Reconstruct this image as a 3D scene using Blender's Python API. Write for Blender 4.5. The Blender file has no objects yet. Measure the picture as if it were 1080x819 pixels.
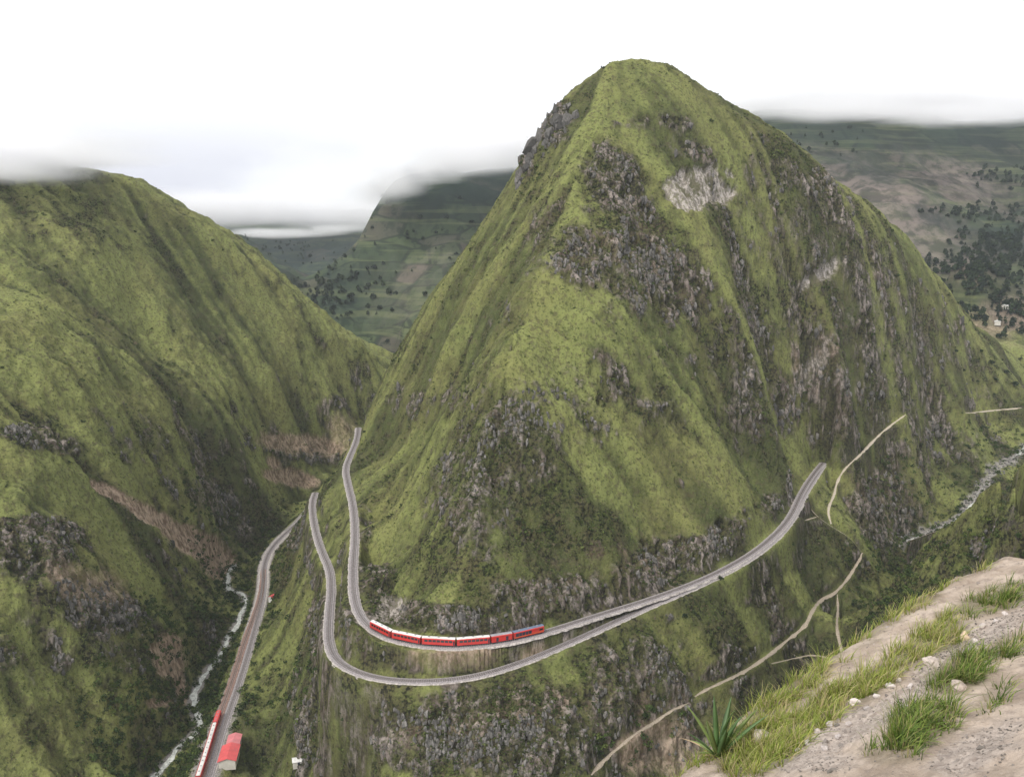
import bpy, math, time, os
import numpy as np
from mathutils import Vector
T0 = time.time()
PI = math.pi
rng = np.random.default_rng(7)
C = bpy.context.scene.collection

# ------------------------------------------------------------------ camera model
F = 935.0; PITCH = math.radians(10.6)
cp, sp = math.cos(PITCH), math.sin(PITCH)

def ray(px, py):
    x = (np.asarray(px, float) - 540) / F; v = -(np.asarray(py, float) - 409.5) / F
    return x, cp + v * sp, -sp + v * cp
def PY(px, py, Y):                       # world point on a sight line at forward distance Y
    x, y, z = ray(px, py); s = Y / y
    return np.array([x * s, Y, z * s])
def PZ(px, py, z0):                      # world point on a sight line at height z0
    x, y, z = ray(px, py); s = z0 / z
    return np.array([x * s, y * s, z0])
def project(x, y, z):
    d = y * cp - z * sp; u = y * sp + z * cp
    d = np.maximum(d, 1e-3)
    return 540 + F * x / d, 409.5 - F * u / d

# ------------------------------------------------------------------ noise
_t = rng.random(4096).astype(np.float32); _p = rng.permutation(4096).astype(np.int64)
def vnoise(x, y, z=None):
    x = np.asarray(x, np.float64); y = np.asarray(y, np.float64)
    xi = np.floor(x).astype(np.int64); yi = np.floor(y).astype(np.int64)
    fx = (x - xi).astype(np.float32); fy = (y - yi).astype(np.float32)
    fx = fx * fx * fx * (fx * (fx * 6 - 15) + 10); fy = fy * fy * fy * (fy * (fy * 6 - 15) + 10)
    if z is None:
        def h(a, b): return _t[_p[(_p[a & 4095] + b) & 4095]]
        a = h(xi, yi); b = h(xi + 1, yi); c = h(xi, yi + 1); d = h(xi + 1, yi + 1)
        return (a + (b - a) * fx) * (1 - fy) + (c + (d - c) * fx) * fy
    z = np.asarray(z, np.float64); zi = np.floor(z).astype(np.int64); fz = (z - zi).astype(np.float32)
    fz = fz * fz * fz * (fz * (fz * 6 - 15) + 10)
    px0 = _p[xi & 4095]; px1 = _p[(xi + 1) & 4095]
    r = []
    for k in (0, 1):
        zz = zi + k
        q = []
        for pxx in (px0, px1):
            for dy in (0, 1):
                q.append(_t[_p[(_p[(pxx + yi + dy) & 4095] + zz) & 4095]])
        a = q[0] + (q[2] - q[0]) * fx; b = q[1] + (q[3] - q[1]) * fx
        r.append(a + (b - a) * fy)
    return r[0] + (r[1] - r[0]) * fz
def fbm(x, y, z=None, o=4, g=.5):
    s = 0; a = 1; t = 0; f = 1.0
    for k in range(o):
        s = s + a * (vnoise(x * f + 13.7 * k, y * f + 7.1 * k, None if z is None else z * f + 3.3 * k) - .5)
        t += a; a *= g; f *= 2.03
    return s / t * 2
def sst(a, b, x):
    t = np.clip((x - a) / (b - a), 0, 1); return t * t * (3 - 2 * t)

# ------------------------------------------------------------------ control points of the land
CPT = []
def add(px, py, Y): CPT.append(PY(px, py, Y))
def addz(px, py, z): CPT.append(PZ(px, py, z))
def line(pts, n=3):                      # densified break line of (px, py, Y)
    w = [PY(*p) for p in pts]
    for a, b in zip(w[:-1], w[1:]):
        for k in range(n): CPT.append(a + (b - a) * k / n)
    CPT.append(w[-1])

# railway centre lines: (px, py, height)
UP = [(868, 488, -167.5), (858, 500, -168), (845, 520, -168), (832, 550, -168), (800, 580, -168), (760, 603, -167.6), (720, 620, -167.2), (680, 634, -166.8), (640, 646, -166.4), (600, 659, -166), (560, 671, -165.6), (520, 679, -165.3),
      (480, 682.5, -165), (450, 681, -164.8), (420, 676, -164.5), (397, 667, -164.3), (381, 653, -164), (373, 632, -163.7), (372, 600, -163), (375, 565, -162.3), (373, 535, -161.6), (367, 510, -161), (364, 495, -160.5),
      (368, 483, -160), (374, 470, -159.5), (377, 460, -159), (378, 450, -158.5)]
LO = [(868, 490, -168), (859, 504, -168.3), (846, 524, -168.3), (833, 553, -168.4), (801, 583, -168.5), (761, 606, -168.5), (721, 624, -168.4), (680, 641, -168.7), (640, 660, -169.9), (600, 678, -171.5), (560, 695, -173.2), (520, 709, -174.0), (480, 717, -174.6), (440, 719, -174.9),
      (400, 716, -175.4), (370, 707, -176), (352, 694, -176.5), (346, 675, -177), (347, 650, -177.7), (350, 620, -178.5), (348, 600, -179.2), (340, 583, -180), (334, 565, -181), (330, 545, -182), (329, 530, -183), (333, 518, -184)]
VA = [(214, 825, -246), (222, 800, -246), (232, 765, -246), (243, 735, -245.6), (253, 705, -245), (262, 675, -244.5), (270, 650, -244), (276, 630, -243.5), (278, 612, -243), (278, 598, -242.5), (283, 583, -242), (293, 570, -241.5), (304, 560, -241), (316, 549, -240), (326, 538, -239.5), (334, 527, -239), (342, 518, -238)]
RVL_END = 15
RVL = [(160, 822, -256), (176, 800, -255), (196, 780, -254.5), (212, 768, -254), (206, 750, -253.5), (203, 735, -253), (215, 712, -252.5), (232, 690, -252), (244, 668, -251.5), (256, 645, -251), (260, 632, -250.5), (254, 624, -250), (240, 622, -249.5), (238, 608, -249), (248, 594, -248.5), (262, 582, -248), (285, 560, -247), (306, 541, -246), (310, 528, -245.5), (318, 518, -245)]
RVR = [(1000, 625, -252), (985, 605, -250), (968, 588, -246), (950, 575, -241), (965, 566, -238), (1000, 553, -233), (1022, 535, -226), (1033, 518, -218), (1045, 500, -208), (1062, 487, -203), (1085, 470, -198)]
def poly_world(P): return np.array([PZ(*p) for p in P])
wUP, wLO, wVA, wRVL, wRVR = map(poly_world, (UP, LO, VA, RVL, RVR))
for w in (wUP, wLO, wVA, wRVL, wRVR):
    for p in w: CPT.append(p)

# the nose: crest, front spine and flanks
line([(650, 67, 612), (680, 65, 620), (720, 78, 628), (760, 105, 642), (800, 128, 655), (830, 142, 664), (870, 185, 685), (900, 218, 700), (930, 245, 722), (990, 305, 785), (1045, 360, 880), (1085, 388, 950), (1160, 430, 1050)])
line([(672, 90, 598), (650, 120, 580), (632, 148, 562), (615, 185, 540), (600, 215, 522), (575, 255, 500), (555, 290, 480), (545, 335, 455), (522, 400, 425), (502, 470, 396), (490, 550, 366), (482, 620, 343), (480, 662, 331)], 2)
line([(625, 76, 622), (600, 95, 625), (582, 118, 618), (563, 150, 612), (552, 178, 606), (543, 200, 606), (500, 253, 618), (450, 318, 640), (415, 375, 665), (398, 415, 678), (388, 440, 684)], 2)
for p in [(560, 215, 560), (520, 270, 560), (480, 330, 560), (520, 330, 500), (440, 400, 570), (480, 420, 475), (430, 460, 540), (450, 500, 460), (400, 480, 575), (400, 550, 480), (440, 580, 410), (395, 610, 425), (430, 640, 366), (590, 180, 560)]: add(*p)
# right face
for p in [(705, 610, 402), (820, 480, 568), (1030, 440, 800), (1080, 430, 890), (1140, 450, 900), (980, 450, 730), (800, 165, 630), (850, 205, 645), (900, 262, 672), (960, 322, 722), (1010, 372, 800), (740, 150, 600), (690, 200, 555), (760, 260, 560), (690, 300, 500), (800, 380, 540), (880, 400, 610), (930, 420, 670), (650, 400, 445), (720, 480, 445), (600, 500, 395), (790, 500, 505), (640, 560, 382)]: add(*p)
# below the junction, the lower right spur
for p in [(880, 520, 572), (910, 480, 640), (915, 510, 612), (920, 540, 595), (960, 500, 672), (1000, 490, 715), (940, 568, 622), (985, 545, 695), (870, 545, 535), (900, 575, 538), (910, 586, 545), (840, 590, 480), (800, 630, 425), (870, 620, 492), (900, 610, 530), (760, 660, 380), (830, 665, 432), (880, 660, 478), (930, 600, 585), (735, 735, 358), (800, 690, 400), (780, 740, 372), (850, 720, 418)]: add(*p)
# front cliff below the lower line
for p in [(400, 760, 320), (450, 770, 306), (520, 770, 300), (600, 760, 306), (660, 740, 324), (700, 700, 348), (480, 850, 288), (600, 850, 292), (380, 850, 318), (700, 800, 336), (660, 830, 316), (760, 830, 340), (340, 780, 352), (300, 800, 368), (290, 740, 418), (310, 680, 442), (320, 620, 505), (300, 640, 530), (305, 585, 625), (270, 800, 380), (280, 700, 450), (350, 850, 330)]: add(*p)
# left hillside
line([(-60, 165, 830), (0, 175, 838), (60, 176, 845), (100, 182, 850), (150, 202, 864), (200, 235, 880), (250, 271, 902), (300, 311, 925), (350, 350, 945), (395, 380, 965)])
for p in [(0, 250, 690), (0, 330, 565), (0, 400, 495), (0, 450, 450), (0, 520, 412), (0, 600, 375), (0, 700, 345), (0, 800, 322), (-60, 300, 600), (-60, 500, 410), (-60, 700, 330), (60, 620, 385), (60, 560, 412), (60, 700, 372), (90, 800, 350), (60, 480, 470), (60, 400, 530), (60, 320, 615), (100, 250, 745),
          (150, 650, 432), (165, 720, 415), (160, 780, 383), (100, 560, 455), (130, 600, 455), (200, 630, 520), (215, 600, 555), (120, 520, 492), (160, 560, 508), (200, 500, 600), (240, 560, 640), (180, 430, 625), (120, 430, 560), (150, 350, 725), (150, 270, 800), (220, 330, 812), (250, 400, 760), (250, 460, 700), (270, 500, 715), (300, 480, 785), (300, 520, 760), (300, 400, 830), (350, 430, 880), (340, 470, 860), (355, 480, 850), (380, 420, 940), (200, 680, 455), (225, 650, 500)]: add(*p)
# ground you do not see from here: valley beyond, backs of the ridges, the gorge in front
for p in [(-185, 745, -240), (-178, 800, -238), (-160, 860, -234), (-150, 930, -228), (-120, 1010, -222), (-60, 1110, -214), (20, 1200, -205), (140, 1320, -195), (-40, 760, -110), (-95, 740, -150), (10, 830, -90), (80, 780, -10), (70, 900, -60), (-60, 900, -170), (160, 850, -10), (200, 1000, -70), (300, 900, -50), (100, 1060, -140), (460, 1050, -150), (240, 760, 10), (640, 1100, -190), (800, 1050, -170),
          (-420, 1000, 40), (-300, 1060, -40), (-230, 1100, -120), (-520, 900, 60), (-600, 800, 80), (-480, 600, 5), (-420, 450, -40), (-360, 330, -90), (-620, 500, 60), (-330, 250, -150), (-600, 1200, 60),
          (-130, 300, -258), (-90, 250, -262), (0, 235, -262), (100, 250, -260), (190, 330, -258), (250, 430, -256), (290, 540, -253), (-230, 240, -215), (60, 285, -235), (150, 310, -235), (-60, 290, -235),
          (0, 150, -180), (100, 170, -170), (-150, 160, -230), (200, 220, -160), (280, 300, -150), (60, 190, -230), (160, 240, -230), (40, 60, -60), (10, 20, -14), (120, 60, -60), (-60, 60, -120), (250, 150, -90), (620, 820, -188), (720, 800, -170)]: CPT.append(np.array(p, float))
# near dark spur at the right
line([(1150, 430, 330), (1080, 490, 372), (1045, 520, 392), (1012, 560, 420), (1000, 590, 440)], 2)
for p in [(1060, 560, 345), (1080, 620, 300), (1040, 620, 345), (1020, 640, 370), (1140, 560, 290)]: add(*p)
for p in [(330, 520, -190), (380, 620, -205), (420, 520, -150), (470, 700, -215), (480, 480, -100), (560, 620, -160), (300, 480, -235)]: CPT.append(np.array(p, float))
# mountain in the gap and the ones far behind
line([(620, 172, 2050), (560, 178, 2000), (500, 185, 1950), (450, 190, 1900), (412, 202, 1850), (395, 226, 1820), (376, 262, 1780), (345, 292, 1740), (322, 320, 1700)])
for p in [(540, 250, 1700), (500, 230, 1780), (460, 290, 1600), (420, 330, 1500), (400, 372, 1400), (370, 340, 1600), (440, 230, 1780), (560, 300, 1500), (480, 350, 1420), (340, 335, 1650)]: add(*p)
line([(180, 225, 3300), (240, 244, 3200), (300, 243, 3150), (345, 246, 3100), (390, 243, 3150), (440, 235, 3300)], 2)
for p in [(260, 270, 2800), (300, 285, 2650), (340, 290, 2500), (320, 318, 2200), (280, 300, 2400)]: add(*p)
line([(700, 135, 2100), (760, 126, 2050), (830, 122, 2000), (900, 120, 2000), (980, 124, 2100), (1080, 128, 2200), (1180, 126, 2300)], 2)
for p in [(840, 150, 1880), (900, 160, 1850), (980, 150, 1950), (1060, 170, 1950), (930, 200, 1650), (1000, 200, 1700), (1070, 220, 1700), (900, 215, 1500), (960, 250, 1450), (1020, 250, 1480), (1000, 290, 1250), (1050, 290, 1300), (1080, 330, 1180), (1040, 330, 1120), (1075, 350, 1060), (1080, 270, 1450), (1150, 300, 1300)]: add(*p)
for p in [(-1500, 2500, 120), (-1200, 1500, 120), (-900, 900, 120), (1500, 1500, 100), (1500, 2500, 180), (0, 2600, 100), (800, 2700, 180), (-2500, 4000, 150), (2500, 4000, 150), (0, 4500, 60), (-3500, 6500, 50), (3500, 6500, 50), (0, 6500, 40), (-600, 3900, 20), (-900, 3200, -60), (-520, 2300, -140), (-330, 1900, -190), (-200, 1500, -205), (1000, 1000, -110), (1000, 700, -60), (300, 1500, -150), (600, 1250, -170), (-420, 1500, -60), (-600, 2000, -20)]: CPT.append(np.array(p, float))
CPT = np.array(CPT)
# merge near-coincident control points
keep = []
for i, p in enumerate(CPT):
    if all((p[0] - CPT[j][0]) ** 2 + (p[1] - CPT[j][1]) ** 2 > 16 for j in keep): keep.append(i)
CPT = CPT[keep]
def rbf_fit(P, smooth=0.6, c=6.0):
    n = len(P); X = P[:, :2] / 100; d = np.sqrt(((X[:, None] - X[None]) ** 2).sum(-1) + (c / 100) ** 2)
    A = np.zeros((n + 3, n + 3)); A[:n, :n] = d - smooth * .01 * np.eye(n)
    A[:n, n] = 1; A[:n, n + 1:] = X; A[n:, :n] = A[:n, n:].T
    return X, np.linalg.solve(A, np.r_[P[:, 2], 0, 0, 0]), c / 100
def rbf_eval(m, x, y):
    X, w, c = m; n = len(X); x = (x / 100).astype(np.float32); y = (y / 100).astype(np.float32)
    out = (w[n] + w[n + 1] * x + w[n + 2] * y).astype(np.float32)
    for (cx, cy), ww in zip(X.astype(np.float32), w[:n].astype(np.float32)):
        out += ww * np.sqrt((x - cx) ** 2 + (y - cy) ** 2 + np.float32(c * c))
    return out
RBF = rbf_fit(CPT)

def box(a, k):
    for ax in (0, 1):
        p = np.pad(a, [(k, k) if i == ax else (0, 0) for i in (0, 1)], mode='edge')
        cs = np.cumsum(p.astype(np.float64), axis=ax)
        cs = np.insert(cs, 0, 0, axis=ax); n = a.shape[ax]; m = 2 * k + 1
        a = (np.take(cs, range(m, m + n), axis=ax) - np.take(cs, range(0, n), axis=ax)) / m
    return a.astype(np.float32)
def bil(g, fy, fx):
    h, w = g.shape; fx = np.clip(fx, 0, w - 1.001); fy = np.clip(fy, 0, h - 1.001)
    xi = fx.astype(np.int32); yi = fy.astype(np.int32); fx = (fx - xi).astype(np.float32); fy = (fy - yi).astype(np.float32)
    return (g[yi, xi] * (1 - fx) + g[yi, xi + 1] * fx) * (1 - fy) + (g[yi + 1, xi] * (1 - fx) + g[yi + 1, xi + 1] * fx) * fy
class Grid:
    def __init__(s, x0, x1, y0, y1, st):
        s.x0, s.y0, s.st = x0, y0, st
        s.X, s.Y = np.meshgrid(np.arange(x0, x1, st), np.arange(y0, y1, st))
    def samp(s, g, x, y): return bil(g, (y - s.y0) / s.st, (x - s.x0) / s.st)
def lic(z, st, noises, L, step=1.0, k=4, bias=None):
    zs = box(box(z, k), k); gy, gx = np.gradient(zs, st)
    m = np.sqrt(gx * gx + gy * gy) + 1e-4; dx = -gx / m; dy = -gy / m
    if bias is not None:
        dx = dx + bias * .75; dy = dy + bias * .5; m = np.sqrt(dx * dx + dy * dy) + 1e-4; dx = dx / m; dy = dy / m
    H, W = z.shape; iy, ix = np.mgrid[0:H, 0:W].astype(np.float32)
    acc = [n * 1.0 for n in noises]; cnt = [1.0] * len(noises)
    for sg in (1, -1):
        px, py = ix.copy(), iy.copy()
        for t in range(max(L)):
            vx = bil(dx, py, px); vy = bil(dy, py, px)
            px += sg * step * vx; py += sg * step * vy
            for j, n in enumerate(noises):
                if t < L[j]:
                    w = .5 + .5 * math.cos(PI * t / L[j]); acc[j] = acc[j] + w * bil(n, py, px); cnt[j] += w
    out = []
    for a, c in zip(acc, cnt):
        a = a / c; a = a - box(a, 25); out.append(np.clip(a / (a.std() + 1e-6), -3, 3).astype(np.float32))
    return out

# near grid
G = Grid(-700, 820, 140, 1300, 2.0)
base = rbf_eval(RBF, G.X, G.Y)
n1 = fbm(G.X / 55, G.Y / 55, o=2); n2 = fbm(G.X / 17 + 50, G.Y / 17, o=2); n3 = fbm(G.X / 5.5 + 90, G.Y / 5.5, o=2)
spx = np.interp(G.Y, [330, 360, 400, 480, 560, 620, 700, 900], [-30, -25, -18, 6, 50, 88, 130, 200])
rgt = box((sst(-6, 26, G.X - spx) * sst(340, 380, G.Y)).astype(np.float32), 4)
l1, l2, l3 = lic(base, 2.0, [n1, n2, n3], [60, 36, 18], 1.3, bias=rgt)
gy, gx = np.gradient(box(base, 3), 2.0); slope = np.sqrt(gx ** 2 + gy ** 2)
sl = sst(.12, .6, slope)
gul = sl * (4.2 * (.6 - np.abs(l1)) + 2.6 * l1 + 2.3 * (l2 - .6 * np.abs(l2)) + .8 * l3)
crag = sl * (fbm(G.X / 42 + 5, G.Y / 42, o=5, g=.6)) * 13
def dist_poly(x, y, P, zc=None):
    """plan distance to a polyline, height on it, signed side"""
    D = np.full(x.shape, 1e9, np.float32); Z = np.zeros(x.shape, np.float32)
    for a, b in zip(P[:-1], P[1:]):
        lo = np.minimum(a[:2], b[:2]) - 40; hi = np.maximum(a[:2], b[:2]) + 40
        m = (x > lo[0]) & (x < hi[0]) & (y > lo[1]) & (y < hi[1])
        if not m.any(): continue
        xx, yy = x[m], y[m]; ab = b[:2] - a[:2]; L2 = (ab ** 2).sum() + 1e-9
        t = np.clip(((xx - a[0]) * ab[0] + (yy - a[1]) * ab[1]) / L2, 0, 1)
        d = np.hypot(xx - a[0] - t * ab[0], yy - a[1] - t * ab[1]); z = a[2] + t * (b[2] - a[2])
        Dm = D[m]; Zm = Z[m]; u = d < Dm; Dm[u] = d[u]; Zm[u] = z[u]; D[m] = Dm; Z[m] = Zm
    return D, Z
def smooth_poly(P, step):
    P = np.asarray(P, float)
    for _ in range(3):
        Q = [P[0]]
        for a, b in zip(P[:-1], P[1:]): Q += [a * .75 + b * .25, a * .25 + b * .75]
        Q.append(P[-1]); P = np.array(Q)
    s = np.r_[0, np.cumsum(np.linalg.norm(np.diff(P, axis=0), axis=1))]
    t = np.arange(0, s[-1], step)
    return np.stack([np.interp(t, s, P[:, i]) for i in range(3)], 1)
sUP, sLO, sVA = smooth_poly(wUP, 3), smooth_poly(wLO, 3), smooth_poly(wVA, 3)
sRVL, sRVR = smooth_poly(wRVL[:RVL_END], 3), smooth_poly(wRVR, 3)
nearline = np.full(G.X.shape, 1e9, np.float32)
for P in (sUP, sLO, sVA, sRVL, sRVR):
    nearline = np.minimum(nearline, dist_poly(G.X, G.Y, P)[0])
dist_va = dist_poly(G.X, G.Y, sVA)[0]; dist_va = np.minimum(dist_va, 999)
damp = sst(3, 34, nearline)
crest = np.full(G.X.shape, 1e9, np.float32)
for L_ in ([(600, 95, 625), (625, 76, 622), (650, 67, 612), (680, 65, 620), (720, 78, 628), (760, 105, 642), (800, 128, 655), (830, 142, 664), (870, 185, 685), (900, 218, 700), (930, 245, 722), (990, 305, 785), (1045, 360, 880), (1085, 388, 950)], [(583, 118, 618), (552, 178, 606), (543, 200, 606), (500, 253, 618), (450, 318, 640), (415, 375, 665), (388, 440, 684)]):
    crest = np.minimum(crest, dist_poly(G.X, G.Y, np.array([PY(*p) for p in L_]))[0])
damp *= .22 + .78 * sst(4, 55, crest)
nose = sst(-190, -150, G.X) * sst(900, 700, G.Y) 
lft = sst(-150, -200, G.X)
gul = gul * (1 - .35 * nose) * (1 - .45 * lft) * (.45 + 1.1 * vnoise(G.X / 70 + 3, G.Y / 70))
Z1 = base + (gul + crag + sl * fbm(G.X / 15, G.Y / 15 + 40, o=4, g=.65) * 4.0) * (.12 + .88 * damp)

# far grid
G2 = Grid(-4200, 4600, 900, 7200, 14.0)
base2 = rbf_eval(RBF, G2.X, G2.Y)
m1 = fbm(G2.X / 330, G2.Y / 330, o=2); m2 = fbm(G2.X / 110 + 50, G2.Y / 110, o=2)
k1, k2 = lic(base2, 14.0, [m1, m2], [30, 18], 1.2, 3)
Z2 = base2 + (16 * k1 + 12 * k2 + fbm(G2.X / 170, G2.Y / 170, o=6, g=.6) * 34) * (.3 + .7 * sst(2050, 1700, G2.Y))

def height0(x, y):
    a = G.samp(Z1, x, y); b = G2.samp(Z2, x, y)
    e = np.minimum.reduce([x - G.x0, (820) - x, (1300) - y]); w = sst(0, 120, e)
    return a * w + b * (1 - w)
def march(px, py, hf, y0=210, y1=4000):
    x, y, z = ray(px, py); Y = np.exp(np.linspace(math.log(y0), math.log(y1), 4000)); s = Y / y
    h = hf(x * s, Y); k = np.argmax(z * s < h)
    if k == 0: k = len(Y) - 1
    return np.array([x * s[k], Y[k], h[k]])

# footpaths: sight lines met with the land
PATHS = {
 'a': ([(955, 438), (935, 452), (920, 466), (905, 482), (890, 496), (882, 510), (880, 522), (872, 538), (878, 556)], .75),
 'b': ([(910, 584), (902, 598), (893, 612), (880, 626), (866, 632), (856, 645), (850, 660), (830, 675), (812, 690), (790, 706), (765, 718), (742, 729), (730, 737)], .85),
 'c': ([(883, 627), (884, 645), (882, 660), (886, 680), (892, 700)], .6),
 'd': ([(1018, 436), (1028, 435), (1040, 434), (1080, 430)], 1.1),
 'e': ([(850, 530), (862, 545), (878, 556), (895, 566), (910, 584)], .6),
 'f': ([(726, 742), (705, 752), (690, 762), (668, 775), (650, 790), (632, 806), (622, 820)], .6),
 'g': ([(1080, 545), (1040, 552), (1000, 556), (975, 565), (955, 572)], .8),
 'h': ([(892, 700), (860, 690), (840, 694), (812, 700)], .4),
 'i': ([(835, 556), (850, 548), (862, 545)], .7),
}
wPATH = {}
for k, (pp, w) in PATHS.items():
    W = [march(a, b, height0) for a, b in pp]
    # keep the depth of neighbours from jumping
    W = np.array(W)
    for it in range(2):
        for i in range(1, len(W) - 1):
            m = .5 * (W[i - 1][1] + W[i + 1][1])
            if abs(W[i][1] - m) > 25: W[i] = PY(*pp[i], m)
    wPATH[k] = (smooth_poly(W, 2), w)

PD = [1e9]
def carve(x, y, z, near=True):
    """cut the railway benches, stream beds and footpaths into the land; returns height and bench mask"""
    mask = np.zeros_like(z)
    for P, w0, w1, dz in ((sRVL, 2.5, 12, -.6), (sRVR, 3.0, 12, -.6), (sVA, 4.2, 11, -.2), (None, 2.8, 7.5, -.25)):
        if P is None:
            Da, Za = dist_poly(x, y, sLO); Db, Zb = dist_poly(x, y, sUP); D = np.minimum(Da, Db); Zp = np.where(Da < Db, Za, Zb)
        else: D, Zp = dist_poly(x, y, P)
        t = 1 - sst(w0, w1, D)
        z = z * (1 - t) + (Zp + dz) * t
    for k, (P, w) in wPATH.items():
        D, Zp = dist_poly(x, y, P); PD[0] = np.minimum(PD[0], D) if PD else D; t = 1 - sst(w * .9, w * 2.6 + 1.5, D)
        z = z * (1 - t) + Zp * t
    for P, w0 in ((sVA, 4.0), (sLO, 2.5), (sUP, 2.5)):
        D, Zp = dist_poly(x, y, P); mask = np.maximum(mask, (1 - sst(w0, w0 + .9, D)) * (1 - sst(.5, 1.0, np.abs(z - Zp))))
    return z, mask

# ------------------------------------------------------------------ polar sheet of land around the viewpoint
NA = 1420
az = np.radians(np.linspace(-37, 37, NA))
r = np.exp(np.r_[np.linspace(math.log(215), math.log(1150), 1010, endpoint=False), np.linspace(math.log(1150), math.log(6800), 360)])
R, A = np.meshgrid(r, az, indexing='ij')
X = R * np.sin(A); Y = R * np.cos(A)
Zv = height0(X, Y); bench = np.zeros_like(Zv)
nm = R < 1300
Zn, Bn = carve(X[nm], Y[nm], Zv[nm]); Zv[nm] = Zn; bench[nm] = Bn
print('heights', round(time.time() - T0, 1))

# surface normals of the sheet
def normals(P):
    du = np.gradient(P, axis=1); dv = np.gradient(P, axis=0); n = np.cross(du, dv)
    n /= np.linalg.norm(n, axis=-1, keepdims=True) + 1e-9
    n[n[..., 2] < 0] *= -1
    return n
P = np.stack([X, Y, Zv], -1); N = normals(P)
steep = 1 - N[..., 2]
PXv, PYv = project(X, Y, Zv)

# ------------------------------------------------------------------ land cover
def ell(px, py, rx, ry, rot=0, soft=.45, depth=.22):
    a = march(px, py, lambda x, y: height0(x, y)); ra = math.hypot(a[0], a[1])
    c, s = math.cos(math.radians(rot)), math.sin(math.radians(rot))
    dx = PXv - px; dy = PYv - py
    q = np.sqrt(((dx * c + dy * s) / rx) ** 2 + ((-dx * s + dy * c) / ry) ** 2)
    q = q + .55 * wob
    return (1 - sst(1 - soft, 1 + soft, q)) * (1 - sst(depth * .8, depth * 1.3, np.abs(R / ra - 1)))
wob = fbm(X / 14, Y / 14, Zv / 14, o=4, g=.6)
L2 = np.where(nm, G.samp(l2, X, Y), 0); L1 = np.where(nm, G.samp(l1, X, Y), 0); L3 = np.where(nm, G.samp(l3, X, Y), 0)
rock = sst(.50, .78, steep + .12 * wob) * .7
for (a, b, c, d, e, w) in [(588, 130, 16, 26, 20, 1.1), (556, 172, 8, 16, 0, 1.1), (650, 195, 30, 62, -38, .9), (665, 285, 95, 48, 20, .9), (590, 250, 34, 60, 25, .6), (690, 130, 40, 9, 0, .8), (820, 172, 45, 18, 40, .7), (872, 215, 22, 50, -35, .9),
                           (850, 395, 26, 62, 30, 1.1), (812, 345, 22, 12, 0, .8), (960, 402, 25, 14, 0, .8), (930, 380, 26, 12, 0, .7), (560, 440, 85, 50, -20, .75), (500, 520, 60, 50, 0, .7), (440, 428, 14, 20, 20, .8), (636, 395, 26, 40, 0, .7), (740, 395, 60, 25, 30, .5),
                           (690, 602, 75, 28, -20, 1.1), (600, 632, 80, 24, -5, 1.1), (480, 652, 110, 15, 3, 1.1), (400, 630, 18, 40, 0, .9), (460, 698, 90, 11, 2, .9), (560, 765, 180, 52, 0, 1.1), (430, 780, 80, 40, 0, .9), (680, 720, 60, 50, 0, .8), (620, 440, 40, 30, 30, .55), (700, 440, 30, 14, 30, .55), (520, 560, 60, 30, 0, .5), (780, 350, 30, 40, 35, .6), (900, 250, 18, 40, -35, .6), (940, 310, 16, 40, -40, .5), (560, 350, 40, 16, 40, .45), (480, 420, 30, 20, 0, .5), (720, 155, 50, 10, 15, .6), (800, 540, 45, 14, -25, .8),
                           (925, 535, 34, 42, -15, 1.0), (960, 480, 40, 16, 20, .8), (900, 505, 20, 25, 0, .6), (1040, 470, 40, 20, 0, .6), (335, 660, 10, 45, 0, .8), (385, 560, 10, 50, 0, .6), (318, 570, 20, 14, 40, .7),
                           (38, 578, 48, 36, 0, 1.1), (95, 640, 70, 30, 25, 1.0), (40, 462, 60, 13, 12, .9), (350, 425, 22, 9, 0, .9), (215, 520, 50, 18, 20, .8), (150, 462, 90, 22, 15, .5), (130, 690, 50, 18, 30, .7), (30, 680, 50, 30, 20, .6), (320, 475, 55, 13, 5, 1.0), (240, 545, 50, 14, 30, .6), (250, 740, 20, 12, 0, 0)]:
    if w: rock = np.maximum(rock, w * ell(a, b, c, d, e))
rock0 = np.clip(rock, 0, 1)
wb2 = fbm(X / 13 + 31, Y / 13, Zv / 16, o=5, g=.68)
rock = sst(.34, .88, rock * .80 + .68 * wb2 - .08 * L2 - .05 * L3 + .04) * (.25 + .75 * sst(.02, .35, rock))
scar = np.zeros_like(rock)
for (a, b, c, d, e, w) in [(738, 199, 34, 21, -8, 1.3), (862, 292, 28, 9, -35, 1.0), (410, 640, 20, 16, 0, .6), (860, 385, 10, 40, 35, .5), (660, 785, 60, 30, 0, .3), (720, 800, 40, 30, 0, .5)]:
    scar = np.maximum(scar, w * ell(a, b, c, d, e, soft=.3))
scar = sst(.3, .7, scar + .30 * wb2 * (scar > .02))
soil = np.zeros_like(rock)
for (a, b, c, d, e, w) in [(120, 520, 26, 6, 25, 1.0), (160, 543, 35, 9, 25, 1.0), (205, 570, 38, 14, 28, 1.1), (232, 595, 18, 16, 40, 1.0), (308, 503, 28, 9, 10, 1.1), (290, 488, 10, 6, 40, 1.0), (180, 690, 18, 22, 0, 1.1), (188, 715, 6, 24, -15, 1.0), (168, 740, 12, 8, 0, .8), (320, 468, 50, 10, 5, .7), (500, 690, 75, 9, 0, .6), (90, 615, 50, 18, 20, .4),
                           (700, 790, 42, 28, 0, .5), (360, 455, 15, 20, 0, .4)]:
    soil = np.maximum(soil, w * ell(a, b, c, d, e, soft=.3))
rock = rock * (1 - .8 * np.clip(soil, 0, 1))
wb3 = fbm(X / 34 + 71, Y / 34, Zv / 30, o=6, g=.66)
sw = np.where(X < -175, .24, .42) + np.zeros_like(R)                       # how bushy each part of the slopes is, with cloud shade painted in at upper left
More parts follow.
